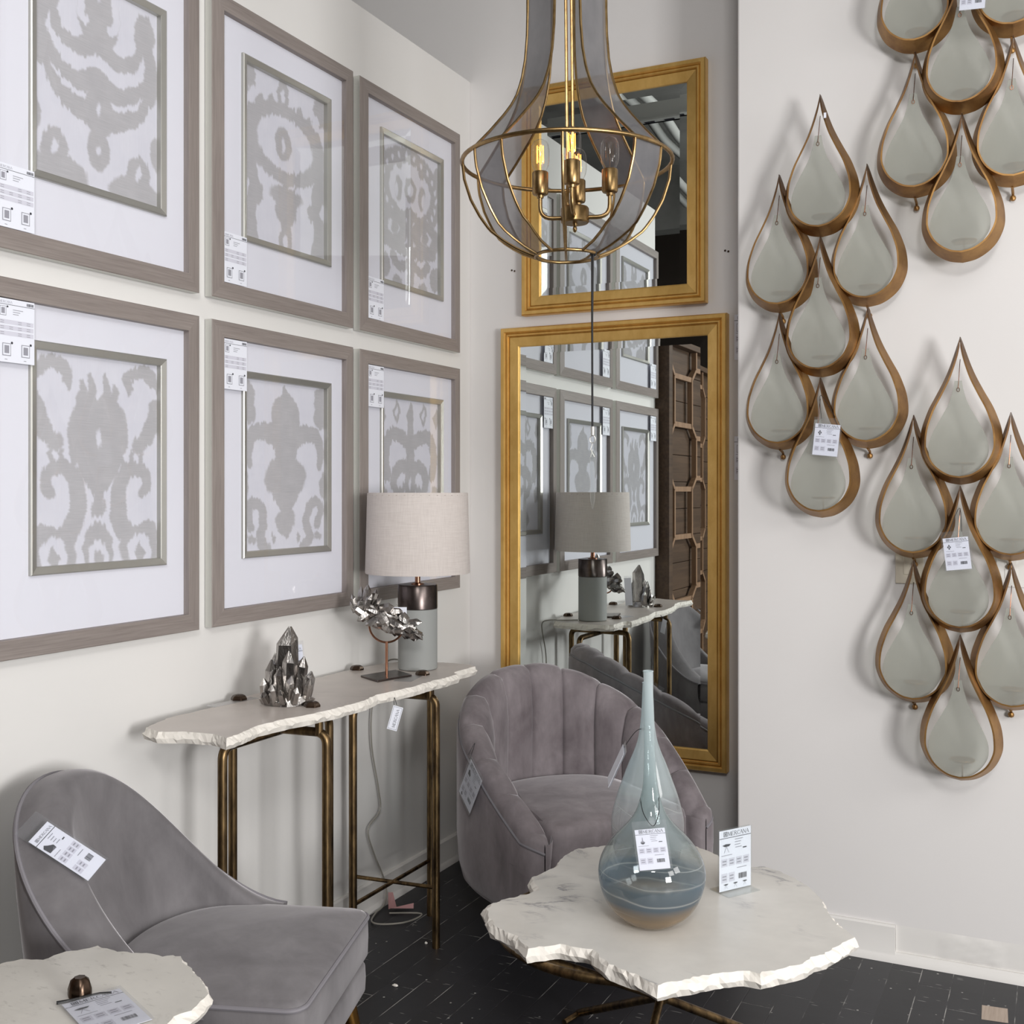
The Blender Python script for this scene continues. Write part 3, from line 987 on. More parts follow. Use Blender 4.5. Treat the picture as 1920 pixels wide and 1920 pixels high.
def mitre(profile, y0, y1, z0, z1, parent, name, mats, pick):
    """mitred rectangular moulding on the left wall; profile = (inset, height off wall)"""
    m = MB()
    n = len(profile)
    cor = [(y0, z0, 1, 1), (y1, z0, -1, 1), (y1, z1, -1, -1), (y0, z1, 1, -1)]
    for k in range(4):
        a, b = cor[k], cor[(k + 1) % 4]
        rows = [[(hgt, c[0] + c[2] * ins, c[1] + c[3] * ins) for ins, hgt in profile] for c in (a, b)]
        for i in range(n - 1):
            m.add([rows[0][i], rows[1][i], rows[1][i + 1], rows[0][i + 1]], [(0, 1, 2, 3)], pick(k, i))
    return m.build(name, mats, parent, smooth=False)


def picture(key, y0, y1, z0, z1, label, lab_top):
    t = thing('framed_print', label, 'framed picture', (0.0, (y0 + y1) / 2, z0), 'framed ikat prints on the left wall')
    prof = [(0, 0.002), (0, 0.026), (0.002, 0.0275), (0.044, 0.032), (0.046, 0.0315), (0.0465, 0.012)]
    mitre(prof, y0, y1, z0, z1, t, 'frame', [MAT['frame_v'], MAT['frame_h'], MAT['silver_edge']], lambda k, i: 2 if i == 0 else (1 if k % 2 == 0 else 0))
    cy, cz = (y0 + y1) / 2 + 0.012, (z0 + z1) / 2 + 0.027
    fw, fh = 0.435, 0.543
    m = MB()
    a, b, c, d = y0 + .045, y1 - .045, z0 + .045, z1 - .045
    e, f, g, h = cy - fw / 2 + .01, cy + fw / 2 - .01, cz - fh / 2 + .01, cz + fh / 2 - .01
    P = [(a, c), (b, c), (b, d), (a, d), (e, g), (f, g), (f, h), (e, h)]
    m.add([(0.013, y, z) for y, z in P], [(0, 1, 5, 4), (1, 2, 6, 5), (2, 3, 7, 6), (3, 0, 4, 7)])
    m.build('mat_board', MAT['mat'], t, smooth=False)
    mitre([(0, 0.012), (0, 0.021), (0.003, 0.0235), (0.017, 0.0195), (0.019, 0.0185), (0.0195, 0.004)], cy - fw / 2, cy + fw / 2, cz - fh / 2, cz + fh / 2, t, 'inner_frame', [MAT['fillet']], lambda k, i: 0)
    art_mesh(key, 0.005, cy - fw / 2 + .016, cy + fw / 2 - .016, cz - fh / 2 + .016, cz + fh / 2 - .016, t)
    m = MB()
    m.add([(0.0265, y0 + .046, z0 + .046), (0.0265, y1 - .046, z0 + .046), (0.0265, y1 - .046, z1 - .046), (0.0265, y0 + .046, z1 - .046)], [(0, 1, 2, 3)])
    m.build('glass', MAT['pane'], t, smooth=False)
    # shop label tucked behind the rim
    w, h = 0.098, 0.142
    lz = z1 - .048 - h if lab_top else z0 + .048
    ly = y0 + .048
    M = Matrix(((0, 0, 1, 0.0285), (1, 0, 0, ly), (0, 1, 0, lz), (0, 0, 0, 1)))
    m = MB(M)
    m.box((0, 0, 0), (w, h, 0.0004))
    zz = 0.0007
    R = lambda x0, yy0, x1, yy1, mi, z=zz: rect(m, w * x0, h * yy0, w * x1, h * yy1, mi, z)
    R(0, .905, 1, .912, 1)
    lh = 0.0052
    write(m, 'MERCANA', w * .03, h * .93, lh, 2, 0.0009)
    barcode(m, w * .78, h * .925, w * .97, h * .97)
    for k, (a, b) in enumerate(((.4, .68), (.4, .6), (.4, .56))):
        R(a, .83 - k * .035, b, .84 - k * .035, 2)
    icon(m, 'frame', w * .13, h * .73, h * .15); dot(m, w * .25, h * .875, h * .016)
    for k in range(3):
        R(.02, .6 - k * .09, .97, .67 - k * .09, 3)
        for q in range(4):
            if q in (0, 2, 3) or k == 1:
                for s_ in range(2):
                    R(.06 + q * .24, .645 - k * .09 - s_ * .03, .16 + q * .24, .653 - k * .09 - s_ * .03, 2, 0.0009)
    for x in (.23, .75):
        icon(m, 'frame', w * x, h * .1, h * .2)
        dot(m, w * (x + .14), h * .31, h * .02)
        R(x - .05, .04, x + .02, .05, 2)
    m.build('shop_label', card_mats(), t, smooth=False, recalc=False)
    return t


picture(1, -2.31, -1.614, 1.99, 2.845, 'taupe-framed grey ikat print of stacked crescents, upper row at far left', False)
picture(2, -1.564, -0.873, 1.99, 2.845, 'taupe-framed grey ikat print of an oval ring around a teardrop, upper row middle', False)
picture(3, -0.835, -0.135, 1.99, 2.845, 'taupe-framed grey ikat print of a dotted circle over scrolls, upper row near the corner', False)
picture(4, -2.31, -1.614, 1.07, 1.927, 'taupe-framed grey ikat print of a pointed bulb above curling scrolls, lower row at far left', True)
picture(5, -1.564, -0.873, 1.07, 1.927, 'taupe-framed grey ikat print of a plump finial figure, above the crystal cluster', True)
picture(6, -0.835, -0.135, 1.07, 1.927, 'taupe-framed grey ikat print partly hidden behind the table lamp', True)


# ------------------------------------------------------------------ gilded mirrors
def gilt_mirror(label, x0, x1, z0, z1):
    t = thing('wall_mirror', label, 'mirror', ((x0 + x1) / 2, 0, z0), 'gold framed mirrors')
    prof = [(0, 0.002), (0, 0.036), (0.004, 0.042), (0.016, 0.042), (0.021, 0.034), (0.024, 0.034), (0.027, 0.037), (0.031, 0.037), (0.034, 0.03), (0.038, 0.03), (0.07, 0.024), (0.074, 0.022), (0.0745, 0.012)]
    m = MB()
    cor = [(x0, z0, 1, 1), (x1, z0, -1, 1), (x1, z1, -1, -1), (x0, z1, 1, -1)]
    for k in range(4):
        a, b = cor[k], cor[(k + 1) % 4]
        rows = [[(c[0] + c[2] * i, -h, c[1] + c[3] * i) for i, h in prof] for c in (a, b)]
        for i in range(len(prof) - 1):
            m.add([rows[0][i], rows[1][i], rows[1][i + 1], rows[0][i + 1]], [(0, 1, 2, 3)], 1 if i in (4, 8) else 0)
    m.build('frame', [MAT['gilt'], MAT['gilt_dark']], t, smooth=False, bevel=0.0008)
    m = MB()
    g = 0.0725
    a0, a1, b0, b1 = x0 + g, x1 - g, z0 + g, z1 - g
    bw, dp = 0.03, 0.0011
    outer = [(a0, -.0165, b0), (a1, -.0165, b0), (a1, -.0165, b1), (a0, -.0165, b1)]
    inner = [(a0 + bw, -.0165 - dp, b0 + bw), (a1 - bw, -.0165 - dp, b0 + bw), (a1 - bw, -.0165 - dp, b1 - bw), (a0 + bw, -.0165 - dp, b1 - bw)]
    m.add(outer + inner, [(4, 5, 6, 7), (0, 1, 5, 4), (1, 2, 6, 5), (2, 3, 7, 6), (3, 0, 4, 7)])
    m.build('mirror_glass', MAT['mirror'], t, smooth=False)
    m = MB().box((x0 + .01, -.012, z0 + .01), (x1 - .01, -.001, z1 - .01))
    m.build('backing_board', MAT['blackwood'], t, smooth=False)


gilt_mirror('tall gold framed mirror, the lower one behind the tufted armchair', 0.155, 1.063, 0.434, 2.089)
gilt_mirror('smaller gold framed mirror, hung above the tall one behind the chandelier', 0.246, 0.985, 2.134, 3.022)

for nm, z0, z1 in (('upper', 1.922, 2.085), ('lower', 1.489, 1.646)):
    m = MB(Matrix(((1, 0, 0, 1.082), (0, 0, -1, -0.003), (0, 1, 0, z0), (0, 0, 0, 1))))
    product_w = 0.095
    m = product_card(m.M, product_w, z1 - z0, 'frame')
    o = m.build('wall_card', card_mats(), None, smooth=False, recalc=False)
    tag(o, 'white price card right of the tall mirror, the %s of two half hidden cards' % nm, 'price card', 'price cards beside the mirror')

for x, z, w in ((0.187, 2.323, 'left'), (1.048, 2.32, 'right')):
    for q in (0, 1):
        o = MB().lathe([(0.0008, 0), (0.0035, 0.001), (0.004, 0.003)], (0, 0, 0), 10)
        o.v = [Vector((x + q * .012 + p.x, -p.z * 0.6 - 0.0003, z - q * .004 + p.y)) for p in o.v]
        ob = o.build('wall_screw', MAT['bronze_dk'])
        tag(ob, 'small dark screw head in the back wall %s of the upper mirror' % w, 'screw', 'screws ' + w + ' of the upper mirror')

# ------------------------------------------------------------------ wall sconces: seven welded drops each
def profile_curve(tab, h, w, per=5):
    """half outline from bottom to top; tab = (fraction from top, half width fraction)"""
    P = smooth_path([(q * w / 2, -f * h, 0) for f, q in tab], per)
    return [(max(0.0, p.x), p.y) for p in P][::-1]


def drop_outline(h=0.432, w=0.228):
    return profile_curve([(0, .008), (.05, .075), (.1, .135), (.19, .25), (.28, .39), (.38, .58), (.47, .76), (.55, .88), (.62, .96), (.70, 1.0), (.77, .99), (.84, .9), (.9, .76), (.95, .55), (.985, .3), (1, 0)], h, w)


GLASS = profile_curve([(0, .12), (.1, .18), (.2, .28), (.27, .38), (.35, .53), (.44, .70), (.53, .86), (.62, .97), (.69, 1.0), (.77, .97), (.85, .83), (.92, .62), (.97, .37), (1, 0)], 0.284, 0.163, 4)
RIGHT = drop_outline()
SD = [(0, 0, 0), (-0.132, -0.222, 1), (0.134, -0.222, 1), (0, -0.4345, 0), (-0.132, -0.657, 1), (0.136, -0.657, 1), (0, -0.869, 0)]


def make_sconce(label, X, Z, skip=()):
    t = thing('wall_sconce', label, 'wall sconce', (X, -0.365, Z), 'drop wall sconces')
    for k, (dx, dz, back) in enumerate(SD):
        if k in skip:
            continue
        yf = -0.365 - (0.115 if back else 0.145)
        yb = yf + 0.060
        x, z = X + dx, Z + dz
        m = MB()
        loop = [(px, pz) for px, pz in RIGHT] + [(-px, pz) for px, pz in RIGHT[::-1]][:-1]
        n = len(loop)
        ring = []
        for i in range(n):
            ox, oz = loop[i]
            p_, q_ = loop[(i - 1) % n], loop[(i + 1) % n]
            tx, tz = q_[0] - p_[0], q_[1] - p_[1]
            L = math.hypot(tx, tz) or 1
            nx, nz = -tz / L, tx / L
            s = interp(-oz, [0, 0.12, 0.3, 0.432], [0.25, 0.6, 0.95, 1.0])
            fl = 0.0185 * interp(-oz, [0, .05, .12, .3, .432], [0.1, .45, .7, 1, 1.05])
            ymid = (yf + yb) / 2
            f_, b_ = lerp(ymid, yf, s), lerp(ymid, yb, s)
            th = .0048

            def at(off):
                X_, Z_ = ox + nx * off, oz + nz * off
                if ox * X_ < 0 or abs(X_) < .0006:      # both sides meet in the solid tip
                    X_ = math.copysign(.0006, ox) if i else X_
                return X_, Z_
            (x1, z1), (x2, z2), (x3, z3) = at(fl), at(fl + th), at(th)
            ring.append([(x + x1, f_, z + z1), (x + ox, b_, z + oz), (x + x3, b_, z + z3), (x + x2, f_, z + z2)])
        m.grid(ring, closed_u=True, closed_v=True)
        fr = m.build('drop_frame', MAT['drop'], t, angle=35)
        pat = fr.data.attributes.new('patina', 'FLOAT', 'POINT')
        pat.data.foreach_set('value', [max(0.0, 1 - (z - p.z) / 0.21) for p in m.v])
        # frosted glass drop hung on a wire
        gx = x - 0.004
        gz = z - 0.130
        gy = yf + 0.014
        half = GLASS
        out = half + [(-a, b) for a, b in half[::-1]][:-1]
        m = MB()
        nn = len(out)
        P = [(gx + a, gy, gz + b) for a, b in out] + [(gx + a, gy + .004, gz + b) for a, b in out]
        m.add(P, [tuple(range(nn)), tuple(range(2 * nn - 1, nn - 1, -1))] + [(i, nn + i, nn + (i + 1) % nn, (i + 1) % nn) for i in range(nn)])
        m.build('glass_drop', MAT['frost'], fr, smooth=False)
        m = MB()
        m.tube([(x, (yf + yb) / 2, z - .066), (gx, gy - .004, gz - .022)], 0.0011, 6)
        m.tube([(gx + .004 * math.cos(q), gy - .003, gz - .026 + .006 * math.sin(q)) for q in np.linspace(0, 2 * PI, 10)], 0.001, 5)
        m.build('hook_wire', MAT['copper'], fr)
        # candle pan on a short post, behind the glass
        py = gy + 0.042
        m = MB().lathe([(0.004, -.002), (0.032, -.002), (0.036, .003), (0.0355, .005), (0.032, .001), (0.001, .001)], (x + .004, py, z - .372), 24)
        m.tube([(x + .004, py, z - .424), (x + .004, py, z - .374)], 0.0022, 8)
        m.build('candle_pan', MAT['drop'], fr)
        if back and k in (1, 2, 4, 5):
            m = MB().tube([(x - .004, yb - .004, z - .43), (x - .004, -0.385, z - .437), (x - .004, -0.372, z - .45)], 0.004, 8)
            m.lathe([(0.001, -.009), (0.007, -.006), (0.009, 0), (0.007, .006), (0.001, .009)], (x - .004, -0.377, z - .452), 12)
            m.build('wall_peg', MAT['drop'], fr)
    return t


sconce_a = make_sconce('bronze seven-drop sconce with frosted glass, beside the upper gold mirror', 1.477, 2.667)
m = MB().box((1.4925, -.5085, 2.584), (1.5, -.5075, 2.600))
m.build('sticker', MAT['paper'], sconce_a, smooth=False)
make_sconce('bronze seven-drop sconce with frosted glass, cut off at the top right', 1.882, 3.42)
make_sconce('bronze seven-drop sconce with frosted glass, in front of the switch plates', 1.877, 1.899)

price_tag('white price tag in clear sleeve on the bottom drop of the sconce by the pillar', (1.47, -0.53, 1.655), (1.544, -0.53, 1.647), (1.462, -0.53, 1.56), 'drops',
          [(1.49, -.531, 1.668), (1.486, -.522, 1.74), (1.53, -.528, 1.672)])
price_tag('white price tag in clear sleeve on the centre drop of the lower right sconce', (1.833, -0.53, 1.311), (1.901, -0.53, 1.319), (1.844, -0.53, 1.219), 'drops',
          [(1.85, -.531, 1.326), (1.878, -.522, 1.40), (1.885, -.531, 1.332)])
price_tag('white price tag cut off at the top edge, on the upper right sconce', (1.876, -0.53, 2.935), (1.944, -0.53, 2.93), (1.878, -0.53, 2.83), 'drops',
          [(1.89, -.531, 2.95), (1.884, -.522, 2.985), (1.92, -.531, 2.95)])

for x0, x1, col, nm, cat in ((1.683, 1.765, 'plate', 'almond rocker switch plate on the wall behind the lower right sconce', 'switch plate'),
                             (1.968, 2.048, 'plate_w', 'white outlet plate behind the lower right sconce, at the right photo edge', 'outlet')):
    t = thing('switch_plate' if col == 'plate' else 'outlet_plate', nm, cat, ((x0 + x1) / 2, -.365, 1.165))
    MB().box((x0, -.371, 1.165), (x1, -.3652, 1.287)).build('plate', MAT[col], t, bevel=0.002)
    cx = (x0 + x1) / 2
    if col == 'plate':
        MB().box((cx - .017, -.374, 1.193), (cx + .017, -.3705, 1.259)).build('rocker', MAT[col], t, bevel=0.0015)
    else:
        for zz in (1.205, 1.247):
            m = MB().box((cx - .016, -.3725, zz - .015), (cx + .016, -.3705, zz + .015))
            m.box((cx - .008, -.3732, zz - .004), (cx - .005, -.3724, zz + .006), 1).box((cx + .005, -.3732, zz - .004), (cx + .008, -.3724, zz + .006), 1)
            m.build('socket', [MAT[col], MAT['ink']], t, smooth=False)

# ------------------------------------------------------------------ chandelier
FR = Vector((0.440, -0.898, 0))
LF = Vector((-0.898, -0.440, 0))
CH = Vector((1.071, -1.504, 0))


def pol(a, r, z, tang=0.0):
    a = math.radians(a)
    d = FR * math.cos(a) + LF * math.sin(a)
    tg = -FR * math.sin(a) + LF * math.cos(a)
    return CH + d * r + tg * tang + Vector((0, 0, z))


ch = thing('chandelier', 'brass cage chandelier with grey gauze straps and four bulbs, before the mirrors', 'chandelier', tuple(CH + Vector((0, 0, 2.0))))
TOPZ = 3.05
PROF_Z = [2.0155, 2.03, 2.05, 2.077, 2.11, 2.15, 2.20, 2.24, 2.262, 2.285, 2.31, 2.335, 2.36, 2.388, 2.43, 2.48, 2.54, 2.6, 2.75, 2.9, TOPZ]
PROF_R = [0.0745, 0.111, 0.146, 0.182, 0.206, 0.228, 0.244, 0.2485, 0.226, 0.203, 0.180, 0.157, 0.137, 0.119, 0.103, 0.092, 0.086, 0.084, 0.084, 0.084, 0.084]
for nm, z, r, rr in (('hoop', 2.24, 0.2525, 0.0052), ('bottom_ring', 2.0155, 0.0755, 0.0042)):
    m = MB().tube([pol(a, r, z) for a in range(0, 360, 6)], rr, 10, closed=True)
    m.build(nm, MAT['brass'], ch)
for a in (49, -45, 131, -137):
    m = MB()
    rows = []
    zz = list(np.linspace(2.0155, TOPZ, 70))
    for z in zz:
        r = interp(z, PROF_Z, PROF_R)
        wd = interp(z, [2.0155, 2.06, 2.2], [0.052, 0.085, 0.094])
        rows.append([pol(a, r, z, wd * (k / 6 - 0.5)) for k in range(7)])
    b = m.grid(rows).build('gauze_strap', MAT['gauze'], ch)
    for s_ in (0, -1):
        MB().tube([q[s_] for q in rows], 0.0034, 8).build('edge_rod', MAT['brass'], b)
for a in (5, 90, 182, -90):
    pts = []
    for z in np.linspace(2.0155, 2.24, 24):
        pts.append(pol(a, interp(z, PROF_Z, PROF_R) + .003, z))
    MB().tube(pts, 0.0036, 8).build('rib', MAT['brass'], ch)
MB().lathe([(0.001, 0), (0.1, 0), (0.1, 0.03), (0.03, 0.05), (0.012, 0.07), (0.012, 4.3 - TOPZ - 0.03), (0.07, 4.3 - TOPZ - 0.028), (0.07, 4.3 - TOPZ)], tuple(CH + Vector((0, 0, TOPZ))), 24).build('canopy_stem', MAT['brass'], ch)
HB = Vector((1.0888, -1.4958, 0))
for d in (-0.017, -0.003):
    MB().tube([HB + LF * (0.016 + d + .004) * -1 + LF * .02 + Vector((0, 0, 2.13)), CH + LF * (d + .01) * -1 + Vector((0, 0, TOPZ + .01))], 0.0042, 8).build('stem_rod', MAT['brass'], ch)
hub = MB().lathe([(0.001, 2.094), (0.031, 2.094), (0.034, 2.097), (0.034, 2.129), (0.031, 2.133), (0.012, 2.136), (0.001, 2.136)], tuple(HB), 28).build('hub', MAT['brass'], ch)
MB().lathe([(0.001, 2.072), (0.004, 2.075), (0.0055, 2.081), (0.004, 2.086), (0.006, 2.09), (0.006, 2.095)], tuple(HB), 14).build('finial', MAT['brass'], hub)
for k, a in enumerate((8, 98, 188, -82)):
    ar = math.radians(a)
    d = FR * math.cos(ar) + LF * math.sin(ar)
    p = lambda r, z: HB + d * r + Vector((0, 0, z))
    arm = MB().tube(arc_fillet([p(.03, 2.108), p(.084, 2.108), p(.084, 2.165)], 0.03), 0.0052, 10).build('arm', MAT['brass'], ch)
    sc = p(.084, 0)
    MB().lathe([(0.001, 2.158), (0.008, 2.158), (0.009, 2.164), (0.0175, 2.166), (0.0195, 2.17), (0.0195, 2.219), (0.018, 2.221), (0.001, 2.2205)], tuple(sc), 24).build('socket', MAT['brass'], arm)
    bl = MB().lathe([(0.013, 2.2205), (0.0165, 2.228), (0.0205, 2.238), (0.0222, 2.25), (0.0222, 2.272), (0.0205, 2.285), (0.016, 2.294), (0.009, 2.2985), (0.0015, 2.300)], tuple(sc), 24, cap=False)
    bl.build('bulb', MAT['bulb'], arm)
    m = MB()
    pts = []
    for q in range(9):
        aa = 2 * PI * q / 9
        pts += [sc + Vector((.0085 * math.cos(aa), .0085 * math.sin(aa), 2.243 if q % 2 else 2.284)), sc + Vector((.0085 * math.cos(aa + .25), .0085 * math.sin(aa + .25), 2.284 if q % 2 else 2.243))]
    m.tube(pts, 0.0006, 5)
    m.tube([sc + Vector((0, 0, 2.222)), sc + Vector((0, 0, 2.286))], 0.0008, 5)
    m.build('filament', MAT['cold' if k == 3 else 'glow'], arm)

hc = thing('pull_cord', 'black cord with metal clasp and clear spike, hanging under the chandelier', 'cord', (1.142, -1.514, 1.406))
rp = pol(-64, 0.0755, 2.0155)
rp = Vector((1.1425, -1.5135, 2.016))
m = MB().tube([rp + Vector((.001, 0, -.003)), (1.1415, -1.514, 1.86), (1.142, -1.514, 1.60)], 0.0022, 8)
m.tube([rp + Vector((-.0035, .001, -.003)), (1.1395, -1.513, 1.9), (1.1405, -1.5135, 1.60)], 0.0018, 8)
m.tube([rp + Vector((.007 * math.cos(a), .003, .007 * math.sin(a))) for a in np.linspace(0, 2 * PI, 14)], 0.0025, 6)
m.build('lanyard', MAT['black'], hc)
m = MB().tube([(1.142, -1.514, 1.602), (1.142, -1.514, 1.582)], 0.0045, 10)
m.tube([(1.142 + .007 * math.cos(a), -1.514, 1.572 + .009 * math.sin(a)) for a in np.linspace(0, 2 * PI, 16)], 0.0014, 6)
m.tube([(1.142, -1.514, 1.563), (1.137, -1.514, 1.548), (1.147, -1.514, 1.53), (1.137, -1.514, 1.53), (1.142, -1.514, 1.548)], 0.0012, 6)
m.build('clasp', MAT['silver_edge'], hc)
m = MB()
for z, r in ((1.545, .004), (1.52, .007), (1.43, .006), (1.406, .001)):
    m.v += [Vector((1.142 + r * math.cos(k * PI / 3), -1.514 + r * math.sin(k * PI / 3), z)) for k in range(6)]
for i in range(3):
    for k in range(6):
        m.f.append((i * 6 + k, i * 6 + (k + 1) % 6, (i + 1) * 6 + (k + 1) % 6, (i + 1) * 6 + k)); m.mi.append(0)
m.f += [tuple(range(6)), tuple(range(18, 24))]; m.mi += [0, 0]
m.build('acrylic_spike', MAT['acrylic'], hc, smooth=False)


# ------------------------------------------------------------------ live-edge marble slabs
def densify(pts, step):
    out = []
    n = len(pts)
    for i in range(n):
        a, b = Vector(pts[i]), Vector(pts[(i + 1) % n])
        k = max(1, int((b - a).length / step))
        out += [a + (b - a) * (j / k) for j in range(k)]
    return out


def slab(pts, ztop, th, seed, mats, parent, step=0.009, amp=0.004, slope=0.012, name='marble_top'):
    P = densify([(x, y) for x, y in pts], step)
    n = len(P)
    area = sum(P[i].x * P[(i + 1) % n].y - P[(i + 1) % n].x * P[i].y for i in range(n))
    if area < 0:
        P = P[::-1]
    rs = np.random.RandomState(seed)
    sm = lambda w: np.convolve(np.tile(rs.randn(n), 3), np.ones(w) / w, 'same')[n:2 * n] * math.sqrt(w)
    N = []
    for i in range(n):
        d = P[(i + 2) % n] - P[(i - 2) % n]
        N.append(Vector((d.y, -d.x)).normalized())
    o0, o1, o2 = sm(5) * amp * .5, sm(3) * amp * .8, sm(3) * amp * .8
    z1 = np.abs(sm(3))
    z2 = np.abs(sm(4))
    rings = []
    rings.append([(*(P[i] - N[i] * (slope * (.55 + .35 * abs(o1[i]) / amp))), ztop) for i in range(n)])
    rings.append([(*(P[i] - N[i] * (slope * .42) + N[i] * o1[i] * .5), ztop - th * (.12 + .14 * min(1.6, z1[i]))) for i in range(n)])
    rings.append([(*(P[i] + N[i] * o2[i] * .6), ztop - th * (.45 + .16 * min(1.6, z2[i]))) for i in range(n)])
    rings.append([(*(P[i] - N[i] * (.004 + abs(o0[i]))), ztop - th) for i in range(n)])
    m = MB()
    vs_ = [p for r in rings for p in r]
    fs_, mi = [], []
    for k in range(3):
        for i in range(n):
            j = (i + 1) % n
            fs_ += [(k * n + i, (k + 1) * n + i, (k + 1) * n + j), (k * n + i, (k + 1) * n + j, k * n + j)]
    m.add(vs_, fs_, 1)
    m.f.append(tuple(range(n))); m.mi.append(0)
    m.f.append(tuple(range(4 * n - 1, 3 * n - 1, -1))); m.mi.append(1)
    return m.build(name, mats, parent, smooth=False)


def bolt_cap(c, r=0.023, h=0.015):
    m = MB()
    prof = [(1.0, 0), (1.0, .35), (.8, .8), (.45, 1.0)]
    rows = [[(c[0] + r * q * math.cos(k * PI / 3 + .4) * (1 + .08 * (k % 2)), c[1] + r * q * math.sin(k * PI / 3 + .4), c[2] + h * z) for k in range(6)] for q, z in prof]
    m.grid(rows, closed_v=True)
    m.fan(rows[-1])
    return m


# ------------------------------------------------------------------ console table
ct = thing('console_table', 'live-edge grey marble console on two bronze cross bases, against the picture wall', 'console table', (0.2, -1.21, 0))
OUT = [(0.088, -1.889), (0.159, -1.915), (0.221, -1.884), (0.293, -1.873), (0.361, -1.897), (0.359, -1.84), (0.337, -1.742), (0.351, -1.645), (0.373, -1.553), (0.386, -1.46), (0.39, -1.336), (0.371, -1.248), (0.381, -1.193),
       (0.399, -1.096), (0.398, -1.004), (0.408, -0.902), (0.405, -0.823), (0.376, -0.795), (0.381, -0.728), (0.382, -0.662), (0.351, -0.631), (0.252, -0.624), (0.199, -0.636), (0.09, -0.66), (0.052, -0.755), (0.03, -0.9), (0.024, -1.091),
       (0.028, -1.3), (0.035, -1.5), (0.05, -1.564), (0.06, -1.605), (0.049, -1.766)]
slab(OUT, 0.86, 0.028, 4, [MAT['marble_c'], MAT['chip']], ct, 0.009, 0.0045, 0.012)
for cy in (-1.497, -0.907):
    for (p, q) in (((0.062, cy - .022), (0.36, cy + .006)), ((0.208, cy - .235), (0.208, cy + .232))):
        bar_z = 0.796 if p[0] < .1 else 0.79
        m = MB().tube(arc_fillet([(p[0], p[1], 0.0), (p[0], p[1], bar_z), (q[0], q[1], bar_z), (q[0], q[1], 0.0)], 0.034, 8), 0.0125, 12)
        m.build('arch_leg', MAT['bronze'], ct)
        m = MB().tube([(p[0], p[1], 0.19), (q[0], q[1], 0.19)], 0.0065, 8)
        m.build('stretcher', MAT['bronze'], ct)
    for bx, by in ((0.058, cy + .01), (0.304, cy + .018)):
        by2 = cy - .022 + (.028) * (bx - .062) / .298
        MB().tube([(bx + .035, by2, 0.79), (bx + .035, by2, 0.835)], 0.011, 12).build('post', MAT['bronze'], ct)
        bolt_cap((bx, by, 0.86)).build('bolt_cap', MAT['bronze_dk'], ct, smooth=False, bevel=0.002)
price_tag('white swing tag hanging from the front edge of the marble console', (0.4145, -1.233, 0.830), (0.440, -1.221, 0.822), (0.395, -1.245, 0.764), 'none', [(0.41, -1.23, 0.83), (0.405, -1.22, 0.85), (0.418, -1.229, 0.832)], sleeve=False)
swing = [o for o in C.objects if o.name.startswith('price_tag')][-1]
for chd in list(swing.children):
    if chd.name.startswith('card'):
        bpy.data.objects.remove(chd)
M, w, h = plane_matrix((0.4145, -1.233, 0.830), (0.440, -1.221, 0.822), (0.395, -1.245, 0.764))
m = MB(M).box((0, 0, -0.0006), (w, h, 0))
for a in ((.08, .04, .92, .05), (.08, .95, .92, .96), (.08, .04, .1, .96), (.9, .04, .92, .96)):
    rect(m, w * a[0], h * a[1], w * a[2], h * a[3], 1)
m2 = MB(M @ Matrix.Translation((w * .7, h * .12, 0)) @ Matrix.Rotation(PI / 2, 4, 'Z'))
write(m2, 'MERCANA', 0, 0, h * .115, 1)
b = len(m.v)
m.v += m2.v; m.f += [tuple(i + b for i in q) for q in m2.f]; m.mi += m2.mi
m.build('card', card_mats(), swing, smooth=False, recalc=False)

for lab, pts in (('clear empty tag sleeve lying by the left back bolt of the console', [(.035, -1.60), (.06, -1.44), (.095, -1.447), (.072, -1.606)]),
                 ('clear tag sleeve lying on the console in front of the crystal stand', [(.285, -1.035), (.34, -1.02), (.315, -.905), (.262, -.925)])):
    o = MB().prism(pts, 0.8602, 0.8612).build('tag_sleeve', MAT['sleeve'], None, smooth=False)
    tag(o, lab, 'tag sleeve')

# ------------------------------------------------------------------ crystals
Rv = Vector((0.898, 0.440, 0))
Vv = Vector((-0.440, 0.898, 0))
Up = Vector((0, 0, 1))


def crystal(m, a, b, r, rnd, taper=0.9, tip=0.28, n=6):
    a, b = Vector(a), Vector(b)
    t = (b - a).normalized()
    s = t.orthogonal().normalized()
    u = t.cross(s)
    ph = rnd.uniform(0, PI)
    jit = [rnd.uniform(.78, 1.18) for _ in range(n)]
    tl = [rnd.uniform(-.06, .05) for _ in range(n)]
    L = (b - a).length
    rows = []
    for f, q in ((0, 1.0), (0.35, 1.0), (1 - tip, taper)):
        rows.append([a + t * (L * (f + (tl[k] if f > .5 else 0))) + (s * math.cos(ph + 2 * PI * k / n) + u * math.sin(ph + 2 * PI * k / n)) * (r * q * jit[k]) for k in range(n)])
    off = (s * rnd.uniform(-.25, .25) + u * rnd.uniform(-.25, .25)) * r
    rows.append([b + off + (s * math.cos(ph + 2 * PI * k / n) + u * math.sin(ph + 2 * PI * k / n)) * r * .12 for k in range(n)])
    m.grid(rows, closed_v=True)
    m.fan(rows[-1])
    m.fan(rows[0], flip=True)


def lump(m, c, rr, rnd, seg=9):
    c = Vector(c)
    rows = []
    for i in range(6):
        th = PI * (i + .5) / 6
        rows.append([c + Vector((rr[0] * math.sin(th) * math.cos(2 * PI * k / seg) * rnd.uniform(.75, 1.2), rr[1] * math.sin(th) * math.sin(2 * PI * k / seg) * rnd.uniform(.75, 1.2), rr[2] * math.cos(th) * rnd.uniform(.8, 1.15))) for k in range(seg)])
    m.grid(rows, closed_v=True)
    m.fan(rows[0]); m.fan(rows[-1], flip=True)


